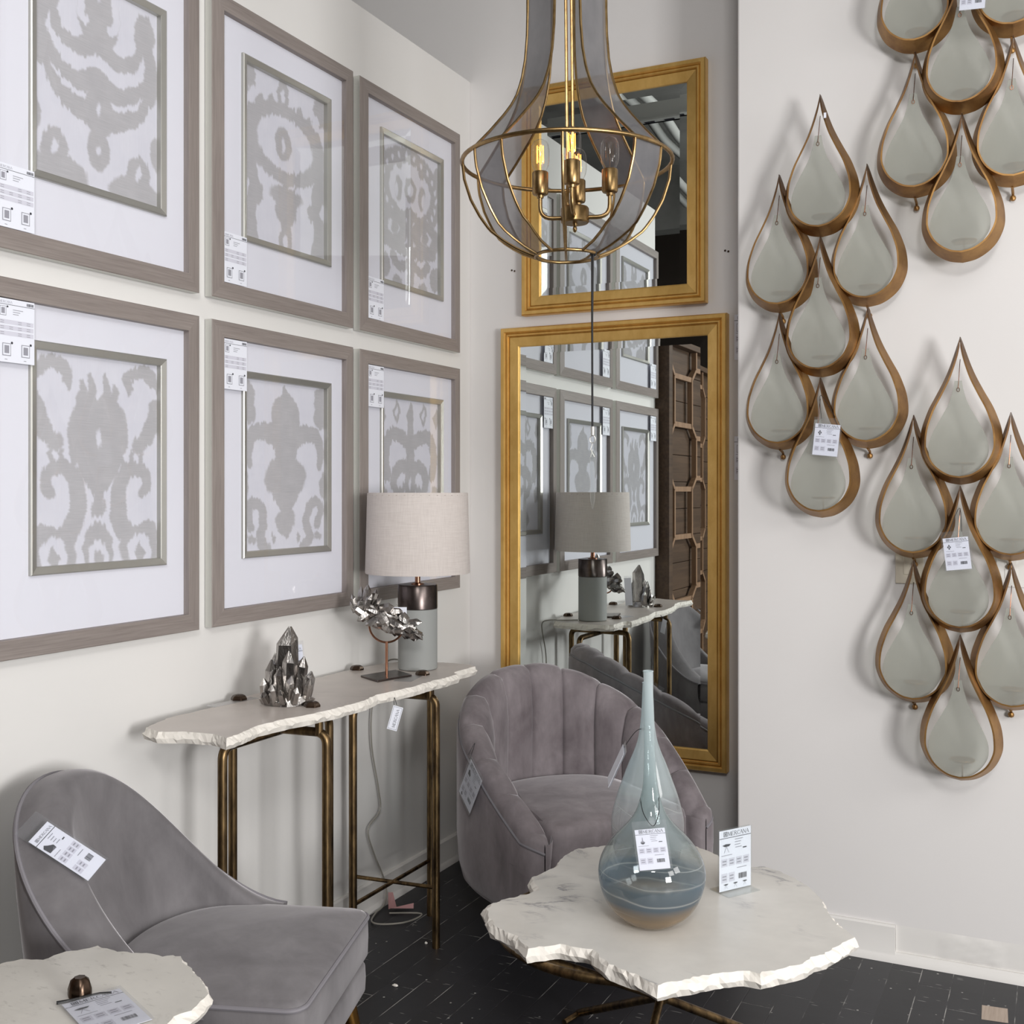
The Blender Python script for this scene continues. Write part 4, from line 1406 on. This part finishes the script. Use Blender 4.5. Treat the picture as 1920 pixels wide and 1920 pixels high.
K0 = Vector((0.213, -1.472, 0.86))
rnd = random.Random(11)
cl = thing('crystal_cluster', 'silver crystal cluster with one tall point, standing at the left of the console', 'crystal', tuple(K0), 'silver crystal ornaments')
L3 = lambda r, f, u: K0 + Rv * r + Vv * f + Up * u
m = MB()
rows = []
for q, z in ((.070, 0), (.072, .012), (.06, .024), (.03, .034)):
    rows.append([L3(q * math.cos(2 * PI * k / 18) * rnd.uniform(.86, 1.1), q * .8 * math.sin(2 * PI * k / 18) * rnd.uniform(.86, 1.1), z + .0006) for k in range(18)])
m.grid(rows, closed_v=True); m.fan(rows[0], flip=True); m.fan(rows[-1])
m.build('rock_base', MAT['chrome'], cl, smooth=False)
for (r, f, r2, f2, u2, rad) in ((-.006, .012, -.004, .02, .212, .034), (.008, -.016, .010, -.012, .148, .020), (-.016, -.014, -.018, -.02, .105, .015), (-.043, .0, -.045, .01, .120, .021), (-.038, .03, -.04, .045, .135, .016), (.03, .0, .048, .0, .130, .019), (.045, .02, .062, .03, .085, .016), (.052, -.01, .066, -.016, .07, .014),
                                (-.05, -.02, -.06, -.03, .075, .015), (.01, -.035, .02, -.05, .085, .014), (-.025, -.04, -.03, -.06, .06, .013), (.03, -.045, .042, -.06, .055, .012), (-.045, -.045, -.055, -.06, .04, .011), (0.0, -.055, -.004, -.072, .05, .011)):
    m = MB()
    crystal(m, L3(r, f, 0.012), L3(r2, f2, u2), rad, rnd, .88, .2 if u2 > .2 else .26)
    m.build('crystal_point', MAT['chrome'], cl, smooth=False)
price_tag('white price card standing behind the tall silver crystal cluster', (0.158, -1.405, 1.006), (0.207, -1.372, 1.012), (0.158, -1.405, 0.868), 'crystal', None, top=0.08)

K1 = Vector((0.217, -0.972, 0.86))
ms = thing('crystal_on_stand', 'silver crystal lying in a ring cradle on a small metal stand', 'crystal', tuple(K1), 'silver crystal ornaments')
L4 = lambda r, f, u: K1 + Rv * r + Vv * f + Up * u
MB().prism([(.152, -1.017), (.254, -1.076), (.289, -.931), (.192, -.872)], 0.8605, 0.8665).build('base_plate', MAT['gun'], ms, bevel=0.0015)
RC = L4(0.003, 0, 0.164)
st_ = MB().tube([L4(.003, 0, .006), L4(.003, 0, .112)], 0.0046, 10).build('stem', MAT['copper'], ms)
MB().tube([RC + Rv * (.055 * math.cos(a)) + Up * (.055 * math.sin(a)) for a in np.linspace(PI * .99, PI * 1.93, 26)], 0.0034, 8).build('cradle', MAT['copper'], ms)
m = MB()
axis = lambda t: L4(-.085 + .185 * t, 0, .222 - .085 * t)
for t, rr in ((.05, .026), (.2, .03), (.38, .034), (.52, .034), (.66, .032), (.82, .026), (.96, .02)):
    lump(m, axis(t) + Up * (-.006 if t > .3 else .004), (rr * 1.25, rr, rr), rnd)
sp = m.build('specimen', MAT['chrome'], ms, smooth=False)
m = MB()
for (r, u, r2, u2, rad, f) in ((-.065, .23, -.056, .292, .0135, .0), (-.082, .22, -.078, .285, .011, .012), (-.092, .215, -.105, .262, .011, -.004), (-.045, .225, -.03, .275, .012, .012), (-.04, .22, -.012, .252, .011, -.012), (-.095, .205, -.112, .24, .01, .0),
                               (-.012, .21, .028, .222, .018, -.01), (.02, .205, .055, .205, .016, .0), (.05, .195, .075, .17, .015, -.018), (.03, .16, .07, .135, .013, -.01), (.06, .165, .115, .175, .014, .0), (.075, .15, .118, .128, .012, .0),
                               (-.055, .2, -.085, .178, .014, -.018), (-.03, .185, -.06, .165, .012, -.02), (0, .17, .03, .14, .013, -.022), (.09, .14, .12, .12, .009, -.01), (-.01, .2, .015, .165, .015, -.026), (.02, .18, .06, .16, .014, -.028),
                               (-.07, .2, -.1, .225, .013, -.02), (-.06, .215, -.04, .265, .012, -.02), (.05, .14, .085, .118, .01, .01), (-.02, .17, .01, .138, .012, .012)):
    crystal(m, L4(r, f, u), L4(r2, f * 1.6, u2), rad, rnd)
m.build('crystal_points', MAT['chrome'], sp, smooth=False)
t = thing('price_tag', 'white price tag hanging on the back of the crystal specimen, seen in the mirror', 'price tag', tuple(L4(.03, .05, .08)), 'price tags')
M, w, h = plane_matrix(L4(.062, .052, .215), L4(.007, .052, .215), L4(.062, .052, .138))
product_card(M, w, h, 'crystal').build('card', card_mats(), t, smooth=False, recalc=False)
MB().tube([L4(.035, .052, .215), L4(.03, .045, .225), L4(.02, .02, .215)], 0.0008, 6).build('cord', MAT['clear_cord'], t)

# ------------------------------------------------------------------ table lamp
LP = Vector((0.226, -0.79, 0.86))
lp = thing('table_lamp', 'table lamp with beige linen drum shade on a grey cylinder, on the console', 'table lamp', tuple(LP))
MB().lathe([(0.001, .001), (0.062, .001), (0.065, .004), (0.065, .199), (0.063, .2), (0.001, .2)], tuple(LP), 48).build('base', MAT['grey_base'], lp)
MB().lathe([(0.001, .2), (0.063, .2), (0.0658, .202), (0.0658, .277), (0.064, .28), (0.02, .2805), (0.001, .2805)], tuple(LP), 48).build('metal_collar', MAT['gun'], lp)
MB().lathe([(0.001, .28), (0.022, .28), (0.022, .283), (0.009, .286), (0.0085, .40), (0.001, .40)], tuple(LP), 20).build('neck', MAT['copper'], lp)
m = MB()
m.lathe([(0.170, .322), (0.1725, .318), (0.1735, .322), (0.1665, .580), (0.1655, .583), (0.1645, .580), (0.170, .322)], tuple(LP), 72, cap=False)
sh = m.build('lamp_shade', MAT['shade'], lp)
m = MB()
for a in (0.3, 0.3 + 2 * PI / 3, 0.3 + 4 * PI / 3):
    m.tube([tuple(LP + Vector((0.01 * math.cos(a), 0.01 * math.sin(a), .40))), tuple(LP + Vector((0.1645 * math.cos(a), 0.1645 * math.sin(a), .57)))], 0.0016, 6)
m.tube([tuple(LP + Vector((0.165 * math.cos(a), 0.165 * math.sin(a), .575))) for a in np.linspace(0, 2 * PI, 40)], 0.0018, 6)
m.build('shade_carrier', MAT['copper'], sh)
MB().lathe([(0.014, .385), (0.014, .41), (0.022, .43), (0.03, .46), (0.026, .485), (0.012, .5), (0.001, .502)], tuple(LP), 20).build('bulb', MAT['plate_w'], lp)
cordp = [(.175, -.74, .864), (.12, -.70, .864), (.06, -.672, .864), (.028, -.672, .85), (0.016, -0.70, 0.80), (0.014, -0.742, 0.699), (0.014, -0.742, 0.57), (0.014, -0.699, 0.413), (0.014, -0.692, 0.337), (0.014, -0.765, 0.292), (0.016, -0.732, 0.201), (0.022, -0.685, 0.112),
         (0.028, -0.672, 0.06), (0.03, -0.69, 0.012), (0.036, -0.75, 0.006), (0.067, -0.823, 0.006), (0.116, -0.825, 0.006), (0.176, -0.77, 0.006), (0.18, -0.689, 0.006), (0.079, -0.733, 0.006)]
MB().tube(smooth_path(cordp, 5), 0.0028, 8).build('power_cord', MAT['clear_cord'], lp)
for lab, pts in (('torn pink paper scrap on the black floor behind the console leg', [(.055, -.70), (.075, -.715), (.128, -.655), (.12, -.64), (.07, -.672)]),):
    m = MB()
    P = [(x, y, .004 + (.012 if i in (1, 3) else 0)) for i, (x, y) in enumerate(pts)]
    m.fan(P)
    m.add([(.055, -.70, .004), (.07, -.672, .004), (.035, -.64, .04), (.028, -.66, .045)], [(0, 1, 2, 3)])
    tag(m.build('paper_scrap', MAT['pink'], None, smooth=False, solid=0.0008), lab, 'paper scrap')
for lab, x, y, r in (('small white plaster crumb on the black floor beside the front console leg', .317, -.89, .006), ('white plaster crumb on the black floor between the grey chair and the coffee table', .392, -1.195, .010)):
    m = MB()
    lump(m, (x, y, .003), (r, r * .6, .004), rnd, 7)
    tag(m.build('plaster_crumb', MAT['chip'], None, smooth=False), lab, 'crumb', 'plaster crumbs on the floor')
o = MB().prism([(1.941, -0.571), (2.007, -0.564), (2.012, -0.653), (1.945, -0.661)], 0.0, 0.0012).build('trim_3', MAT['barewood'], None, smooth=False)
o.name = 'trim_4'
struct(o)


# ------------------------------------------------------------------ tufted barrel armchair
def sup(c, p):
    return (1 if c >= 0 else -1) * abs(c) ** p


def rot_loc(ang, loc):
    return Matrix.Translation(loc) @ Matrix.Rotation(ang, 4, 'Z')


A2 = rot_loc(math.atan2(-0.6, 0.8), (0.653, -0.496, 0))
tc2 = thing('tufted_armchair', 'mauve grey velvet barrel armchair with upright channels, before the mirrors', 'armchair', (0.653, -0.496, 0))
RC2, ARM = 0.325, 0.30
TOT = 2 * ARM + PI * RC2


def path2(s):
    """s in metres along the U from right arm front to left arm front -> point, outward normal"""
    if s < ARM:
        t = s / ARM
        y = -RC2 + .03 * (1 - t) ** 2
        return Vector((ARM - s, y)), Vector((-.06 * (1 - t), -1)).normalized()
    if s > TOT - ARM:
        t = (TOT - s) / ARM
        y = RC2 - .03 * (1 - t) ** 2
        return Vector((ARM - (TOT - s), y)), Vector((-.06 * (1 - t), 1)).normalized()
    a = (s - ARM) / RC2
    d = Vector((-math.sin(a), -math.cos(a)))
    return d * RC2, d


def ztop2(s):
    t = abs(s - TOT / 2) / (TOT / 2)
    return interp(t, [0, .15, .31, .47, .63, .78, .9, 1.0], [.812, .80, .755, .69, .61, .535, .475, .425])


NCH = 12


def section2(s, which, fs=1.0, ext=0.0, zs=1.0):
    p, n = path2(s)
    zt = ztop2(s)
    zt = .30 + (zt - .30) * zs
    end = 1 if s > TOT / 2 else -1
    fw = Vector((1, 0)) * ext
    if which == 'outer':
        prof = [(-.02, .135), (.02, .14), (.042, .165), (.056, .22), (.062, .32), (.062, zt - .12), (.061, zt - .05), (.054, zt - .036)]
    else:
        u = (s / TOT * NCH) % 1.0
        sc = .019 * (abs(math.sin(PI * u)) ** 0.42 - 1)
        prof = [(.054, zt - .036), (.052, zt - .014), (.036, zt + .004 + sc * .5), (.008, zt + .012 + sc), (-.022, zt + .004 + sc), (-.046, zt - .03), (-.060, zt - .08), (-.066, lerp(zt, .36, .35)), (-.064, lerp(zt, .36, .7)), (-.058, .33), (-.03, .27), (.03, .26)]
        prof = [(o - (sc if o < -.03 else 0), z) for o, z in prof]
    out = []
    for o, z in prof:
        q = p + n * (o * fs) + fw
        out.append((q.x, q.y, z))
    return out


def sweep2(which, N):
    rows = []
    for k in (90, 72, 54, 36, 18):
        a = math.radians(k)
        rows.append(section2(0.0, which, max(.04, math.cos(a)), .055 * math.sin(a), .8 + .2 * math.cos(a)))
    for i in range(N + 1):
        rows.append(section2(TOT * i / N, which))
    for k in (18, 36, 54, 72, 90):
        a = math.radians(k)
        rows.append(section2(TOT, which, max(.04, math.cos(a)), .055 * math.sin(a), .8 + .2 * math.cos(a)))
    return rows


rows = sweep2('outer', 72)
m = MB(A2).grid(rows)
m.grid([[r[0] for r in rows], [(r[0][0] * .8, r[0][1] * .8, .15) for r in rows]])
m.build('outer_shell', MAT['velvet2'], tc2, angle=60)
rows_i = sweep2('inner', 240)
m = MB(A2).grid(rows_i)
m.build('channel_back', MAT['velvet2'], tc2, angle=70)
MB(A2).tube([r[-1] for r in rows], 0.0045, 8).build('piping', MAT['pipe'], tc2)


def dshape(hw, fx, bx, rc, n=28, pw=0.6):
    """D outline: elliptical back to x=bx, straight sides, rounded front corners at x=fx"""
    pts = []
    for a in np.linspace(0, PI / 2, 7):
        pts.append((fx - rc + rc * math.cos(a), hw - rc + rc * math.sin(a)))
    for a in np.linspace(PI / 2, 3 * PI / 2, n):
        pts.append((bx * abs(math.cos(a)) ** pw, hw * math.sin(a)))
    for a in np.linspace(-PI / 2, 0, 7):
        pts.append((fx - rc + rc * math.cos(a), -hw + rc + rc * math.sin(a)))
    return pts


def cushion(m, outl, z0, z1, rnd_, crown, steps=6):
    cx = sum(p[0] for p in outl) / len(outl)
    cy = sum(p[1] for p in outl) / len(outl)
    sc = lambda q, z: [(cx + (x - cx) * q, cy + (y - cy) * q, z) for x, y in outl]
    rows = [sc(.95, z0), sc(1 - .012, z0 + .006), sc(1, z0 + rnd_), sc(1.004, (z0 + z1) / 2), sc(1, z1 - rnd_), sc(.985, z1 - rnd_ * .3), sc(.955, z1 + crown * .06)]
    for k in range(1, steps + 1):
        q = .955 * (1 - k / steps * .98)
        rows.append(sc(q, z1 + crown * (1 - q * q)))
    m.grid(rows, closed_v=True)
    m.fan(rows[0], flip=True)
    m.fan(rows[-1])
    return rows


m = MB(A2)
cushion(m, dshape(.255, .335, -.255, .05), .24, .425, .03, .022)
m.build('seat_cushion', MAT['velvet2'], tc2, angle=60)
m = MB(A2)
m.prism(dshape(.29, .315, -.30, .04), .14, .245)
m.build('seat_rail', MAT['velvet2'], tc2, angle=60)
for a in (45, 135, 225, 315):
    x, y = .24 * math.cos(math.radians(a)), .24 * math.sin(math.radians(a))
    MB(A2).tube([(x, y, .145), (x * 1.05, y * 1.05, 0.0)], [.022, .014], 12).build('leg', MAT['blackwood'], tc2)

price_tag('white price tag hanging on the left side of the tufted armchair', (0.408, -0.806, 0.612), (0.476, -0.860, 0.562), (0.392, -0.808, 0.478), 'chair', [(.44, -.835, .605), (.452, -.812, .64), (.45, -.842, .595)], sleeve=True, top=.12, extra=('chair',))

# ------------------------------------------------------------------ slipper chair (foreground left)
O1 = (0.598, -2.03, 0)
A1 = rot_loc(math.atan2(0.316, 0.95), O1)
sc1 = thing('slipper_chair', 'grey velvet slipper chair with curved back and brass legs, in the left foreground', 'chair', O1)


def rim1(ph):
    c, s = max(0.0, math.cos(ph)), math.sin(ph)
    return (-.075 - .455 * c ** .45, .31 * s, .437 + .373 * c ** .76)


rows = []
NP = 64
for i in range(NP + 1):
    w_ = -1 + 2 * i / NP
    ph = PI / 2 * math.sin(PI / 2 * w_)
    c, s = max(0.0, math.cos(ph)), math.sin(ph)
    rx, ry, rz = rim1(ph)
    bx, by = -.05 - .40 * c ** .45, .30 * s
    ix, iy, iz = -.055 - .368 * c ** .5, .218 * s, rz - .010
    jx, jy = -.02 - .30 * c ** .55, .216 * s
    P = [(bx, by, .262), (bx * 1.01, by * 1.01, .285)]
    for q in (.25, .5, .75):
        P.append((lerp(bx, rx, q) - .012 * math.sin(PI * q) * (.4 + c), lerp(by, ry, q) * (1 + .04 * math.sin(PI * q)), lerp(.285, rz, q)))
    P += [(rx, ry, rz - .008), (rx + .004, ry * .995, rz)]
    P += [(lerp(rx, ix, .3), lerp(ry, iy, .3), rz + .010), (lerp(rx, ix, .62), lerp(ry, iy, .62), rz + .013), (lerp(rx, ix, .85), lerp(ry, iy, .85), rz + .006), (lerp(rx, ix, .96), lerp(ry, iy, .96), rz - .008), (ix, iy, iz - .02), (lerp(ix, jx, .06), lerp(iy, jy, .06), iz - .05)]
    for q in (.3, .6, .85, 1.0):
        P.append((lerp(ix, jx, q) - .008 * math.sin(PI * q), lerp(iy, jy, q), lerp(iz - .05, .40, q)))
    rows.append(P)
outer = [r[:7] for r in rows]
inner = [r[6:] for r in rows]
m = MB(A1).grid(outer)
m.build('back_shell', MAT['velvet'], sc1, angle=60)
m = MB(A1).grid(inner)
m.fan(inner[0]); m.fan(inner[-1], flip=True)
m.build('back_pad', MAT['velvet'], sc1, angle=88)
MB(A1).tube([r[6] for r in rows], 0.0052, 8).build('back_piping', MAT['pipe'], sc1)
DS = dshape(.258, .155, -.325, .035, 34, .55)
m = MB(A1)
cr_ = cushion(m, DS, .345, .455, .012, .03)
sct = m.build('seat_cushion', MAT['velvet'], sc1, angle=50)
MB(A1).tube([(x, y, z) for x, y, z in cr_[4]], 0.005, 8, closed=True).build('seat_piping', MAT['pipe'], sct)
m = MB(A1)
cushion(m, dshape(.262, .150, -.36, .045, 34, .55), .262, .342, .012, .0)
m.build('seat_base', MAT['velvet'], sc1, angle=50)
for x, y in ((.11, .2), (.11, -.2), (-.25, .17), (-.25, -.17)):
    ox, oy = (.05 if x > 0 else -.05), (.045 if y > 0 else -.045)
    MB(A1).tube([(x, y, .265), (x + ox, y + oy, 0.0)], [.020, .011], 16).build('leg', MAT['brassleg'], sc1)
price_tag('white price tag in clear sleeve pinned on the back of the slipper chair', (0.261, -2.359, 0.748), (0.259, -2.310, 0.776), (0.374, -2.330, 0.661), 'chair', None, top=.22)

# ------------------------------------------------------------------ coffee table
COF = [(0.905, -1.628), (0.902, -1.599), (0.917, -1.561), (0.943, -1.509), (0.963, -1.467), (0.925, -1.418), (0.914, -1.389), (0.927, -1.338), (0.932, -1.281), (0.921, -1.2), (0.929, -1.116), (0.976, -1.077), (0.997, -1.052), (1.046, -0.996), (1.116, -0.945), (1.175, -0.933),
       (1.196, -0.923), (1.25, -0.959), (1.317, -1.006), (1.403, -1.05), (1.438, -1.033), (1.487, -1.055), (1.538, -1.092), (1.578, -1.132), (1.631, -1.219), (1.659, -1.296), (1.694, -1.357), (1.741, -1.421), (1.722, -1.469), (1.696, -1.55), (1.675, -1.578), (1.665, -1.618),
       (1.625, -1.672), (1.591, -1.711), (1.556, -1.712), (1.509, -1.751), (1.474, -1.796), (1.418, -1.855), (1.393, -1.846), (1.351, -1.829), (1.286, -1.804), (1.228, -1.755), (1.164, -1.756), (1.107, -1.808), (1.049, -1.761), (0.969, -1.719), (0.937, -1.678)]
cf = thing('coffee_table', 'live-edge white marble coffee table on bronze crossed legs, holding the glass vases', 'coffee table', (1.28, -1.42, 0))
slab(COF, 0.46, 0.03, 9, [MAT['marble'], MAT['chip']], cf, 0.010, 0.005, 0.016)
HC = Vector((1.28, -1.42, 0.238))
RG = Vector((1.215, -1.485, 0))
MB().tube([(RG.x + .30 * math.cos(a), RG.y + .30 * math.sin(a), .418) for a in np.linspace(0, 2 * PI, 72, endpoint=False)], 0.011, 10, closed=True).build('support_ring', MAT['bronze'], cf)
for a in (139, 50, -85):
    d = Vector((math.cos(math.radians(a)), math.sin(math.radians(a)), 0))
    ft = Vector((HC.x, HC.y, 0)) + d * .44
    # leg runs from the floor through the hub and up to the ring on the far side
    up_dir = -d
    k = HC - RG
    k.z = 0
    bq = k.dot(up_dir)
    tt = -bq + math.sqrt(max(0, bq * bq - (k.length_squared - .30 ** 2)))
    up = Vector((HC.x, HC.y, 0)) + up_dir * tt
    m = MB().tube([(ft.x, ft.y, .010), tuple(HC), (up.x, up.y, .418)], 0.0105, 10)
    lg = m.build('leg', MAT['bronze'], cf)
    MB().tube([(ft.x, ft.y, .010), (ft.x - d.x * .03 - d.y * .06, ft.y - d.y * .03 + d.x * .06, .008)], 0.008, 8).build('foot', MAT['bronze'], lg)
m = MB()
lump(m, HC, (.022, .022, .02), random.Random(2), 10)
m.build('hub', MAT['bronze'], cf)

# glass vases
VZ = 0.46


def vase(label, c, prof, mat, lean=0.0):
    t = thing('glass_vase', label, 'vase', (c[0], c[1], VZ), 'glass drop vases on the coffee table')
    m = MB()
    P = smooth_path([(r, z, 0) for r, z in prof], 4)
    m.lathe([(p.x, p.y) for p in P], (c[0], c[1], VZ), 64, cap=False)
    m.fan([(c[0] + prof[0][0] * math.cos(2 * PI * k / 64), c[1] + prof[0][0] * math.sin(2 * PI * k / 64), VZ + prof[0][1]) for k in range(64)], flip=True)
    hh = prof[-1][1]
    m.v = [p + Rv * (lean * max(0, (p.z - VZ) / hh - .2) / .8) for p in m.v]
    m.build('vase_body', mat, t, angle=80)
    c = (c[0] + Rv.x * lean, c[1] + Rv.y * lean)
    MB().tube([(c[0] + prof[-1][0] * math.cos(a), c[1] + prof[-1][0] * math.sin(a), VZ + prof[-1][1]) for a in np.linspace(0, 2 * PI, 24, endpoint=False)], 0.0015, 6, closed=True).build('lip', mat, t)
    return t


MAT['vase1'] = m_vase('blue_smoke_glass', 0, 0.567, [(0.0, (.42, .29, .17, 1), .7), (0.06, (.52, .37, .22, 1), .66), (0.095, (.40, .33, .26, 1), .55), (0.125, (.15, .22, .29, 1), .6), (0.19, (.19, .28, .36, 1), .5), (0.235, (.62, .68, .70, 1), .12), (0.31, (.72, .78, .78, 1), .10), (0.345, (.56, .66, .68, 1), .34), (0.52, (.56, .66, .67, 1), .42), (0.62, (.68, .78, .80, 1), .46), (1.0, (.82, .90, .92, 1), .65)], (16, .16, .08, .3))
MAT['vase2'] = m_vase('pale_milk_glass', 0, 0.52, [(0.0, (.5, .42, .36, 1), .4), (0.12, (.45, .42, .42, 1), .3), (0.3, (.72, .74, .76, 1), .25), (0.40, (.74, .8, .82, 1), .3), (0.44, (.70, .78, .80, 1), .55), (1.0, (.70, .80, .83, 1), .65)], (9, .5, .1, .45))
vase('wide drop-shaped glass vase with thin neck and blue and amber bands, front of the two', (1.300, -1.545),
     [(.034, 0), (.048, .004), (.064, .012), (.088, .031), (.104, .052), (.116, .08), (.122, .111), (.120, .135), (.112, .158), (.097, .182), (.078, .204), (.056, .226), (.040, .246), (.030, .266), (.022, .292), (.0165, .32), (.0138, .365), (.0125, .42), (.0115, .49), (.0106, .53), (.0110, .577)], MAT['vase1'], -.008)
vase('tall slim drop-shaped milky glass vase, directly behind the wide vase', (1.194, -1.27),
     [(.03, 0), (.062, .02), (.082, .06), (.091, .11), (.0925, .15), (.086, .185), (.075, .222), (.062, .258), (.048, .295), (.035, .325), (.025, .355), (.019, .39), (.0155, .43), (.0135, .47), (.0125, .50)], MAT['vase2'])
price_tag('white price tag in clear sleeve hanging on the front vase', (1.297, -1.633, 0.697), (1.357, -1.604, 0.703), (1.318, -1.676, 0.623), 'vase', [(1.276, -1.555, .745), (1.300, -1.60, .725), (1.327, -1.615, .705), (1.335, -1.60, .73), (1.318, -1.548, .752)], top=.2)
t = price_tag('price tag turned edgewise on the left of the rear milky vase', (1.150, -1.325, 0.79), (1.125, -1.265, 0.80), (1.115, -1.34, 0.70), 'vase', [(1.14, -1.295, .795), (1.172, -1.285, .84), (1.21, -1.29, .845)], top=.1)

# acrylic sign holder
sg = thing('sign_holder', 'clear acrylic stand holding a white price card, right of the vases on the coffee table', 'sign holder', (1.415, -1.27, 0.46))
a_, b_ = Vector((1.387, -1.294, 0)), Vector((1.443, -1.208, 0))
dx = (b_ - a_).normalized()
nx = Vector((dx.y, -dx.x, 0))
m = MB()
for q in (0.004, -0.004):
    m.add([a_ + nx * q + Up * .463, b_ + nx * q + Up * .463, b_ + nx * q + Up * .615, a_ + nx * q + Up * .615, a_ + nx * (q + .0015) + Up * .463, b_ + nx * (q + .0015) + Up * .463, b_ + nx * (q + .0015) + Up * .615, a_ + nx * (q + .0015) + Up * .615],
          [(0, 1, 2, 3), (7, 6, 5, 4), (0, 4, 5, 1), (1, 5, 6, 2), (2, 6, 7, 3), (3, 7, 4, 0)])
P = [a_ - nx * .035, b_ - nx * .035, b_ + nx * .035, a_ + nx * .035]
m.prism([(p.x, p.y) for p in P], .4603, .463)
m.build('acrylic_stand', MAT['acrylic'], sg, smooth=False)
M, w, h = plane_matrix(a_ + nx * .0015 + Up * .613, b_ + nx * .0015 + Up * .613, a_ + nx * .0015 + Up * .464)
product_card(M, w, h, 'table', ('table', 'table', 'table')).build('card', card_mats(), sg, smooth=False, recalc=False)

# ------------------------------------------------------------------ side table (bottom left)
SID = [(0.40, -2.72), (0.415, -2.65), (0.423, -2.58), (0.437, -2.546), (0.476, -2.531), (0.485, -2.488), (0.503, -2.476), (0.521, -2.442), (0.568, -2.441), (0.612, -2.433), (0.637, -2.424), (0.665, -2.421), (0.669, -2.414), (0.699, -2.408), (0.731, -2.432), (0.748, -2.437), (0.771, -2.452), (0.801, -2.468), (0.827, -2.48),
       (0.853, -2.509), (0.863, -2.538), (0.871, -2.573), (0.867, -2.602), (0.872, -2.66), (0.86, -2.73), (0.82, -2.79), (0.74, -2.82), (0.64, -2.83), (0.54, -2.81), (0.46, -2.77)]
sd = thing('side_table', 'live-edge speckled marble side table with a bronze nut on top, at the bottom left corner', 'side table', (0.655, -2.611, 0))
slab(SID, 0.60, 0.026, 12, [MAT['marble_s'], MAT['chip']], sd, 0.008, 0.004, 0.012)
bolt_cap((0.655, -2.611, 0.60), 0.021, 0.03).build('bolt_cap', MAT['bronze_dk'], sd, smooth=True, angle=50, bevel=0.004)
MB().tube([(0.655, -2.611, 0.06), (0.655, -2.611, 0.575)], 0.0125, 12).build('stem', MAT['bronze'], sd)
for a in (80, 200, 320):
    d = Vector((math.cos(math.radians(a)), math.sin(math.radians(a)), 0)) * .15
    MB().tube([(0.655, -2.611, 0.10), (0.655 + d.x, -2.611 + d.y, 0.008)], 0.009, 10).build('leg', MAT['bronze'], sd)
t = thing('price_tag', 'price tag in clear sleeve lying on the side table under its bronze nut', 'price tag', (0.66, -2.65, 0.6), 'price tags')
TLc = Vector((0.664, -2.658, 0.604))
M, w, h = plane_matrix(TLc, (0.703, -2.571, 0.604), TLc + Vector((.13, -.058, -.001)))
product_card(M, w, h, 'table', ('table',)).build('card', card_mats(), t, smooth=False, recalc=False)
m = MB(M)
m.box((-.004, -.004, .0016), (w + .004, h * 1.04, .0021))
m.build('sleeve', MAT['sleeve'], t, smooth=False)
MB().tube([(0.649, -2.655, .603), (0.662, -2.64, .603), (0.69, -2.6, .604), (.705, -2.59, .604)], 0.0028, 8).build('clip', MAT['black'], t)
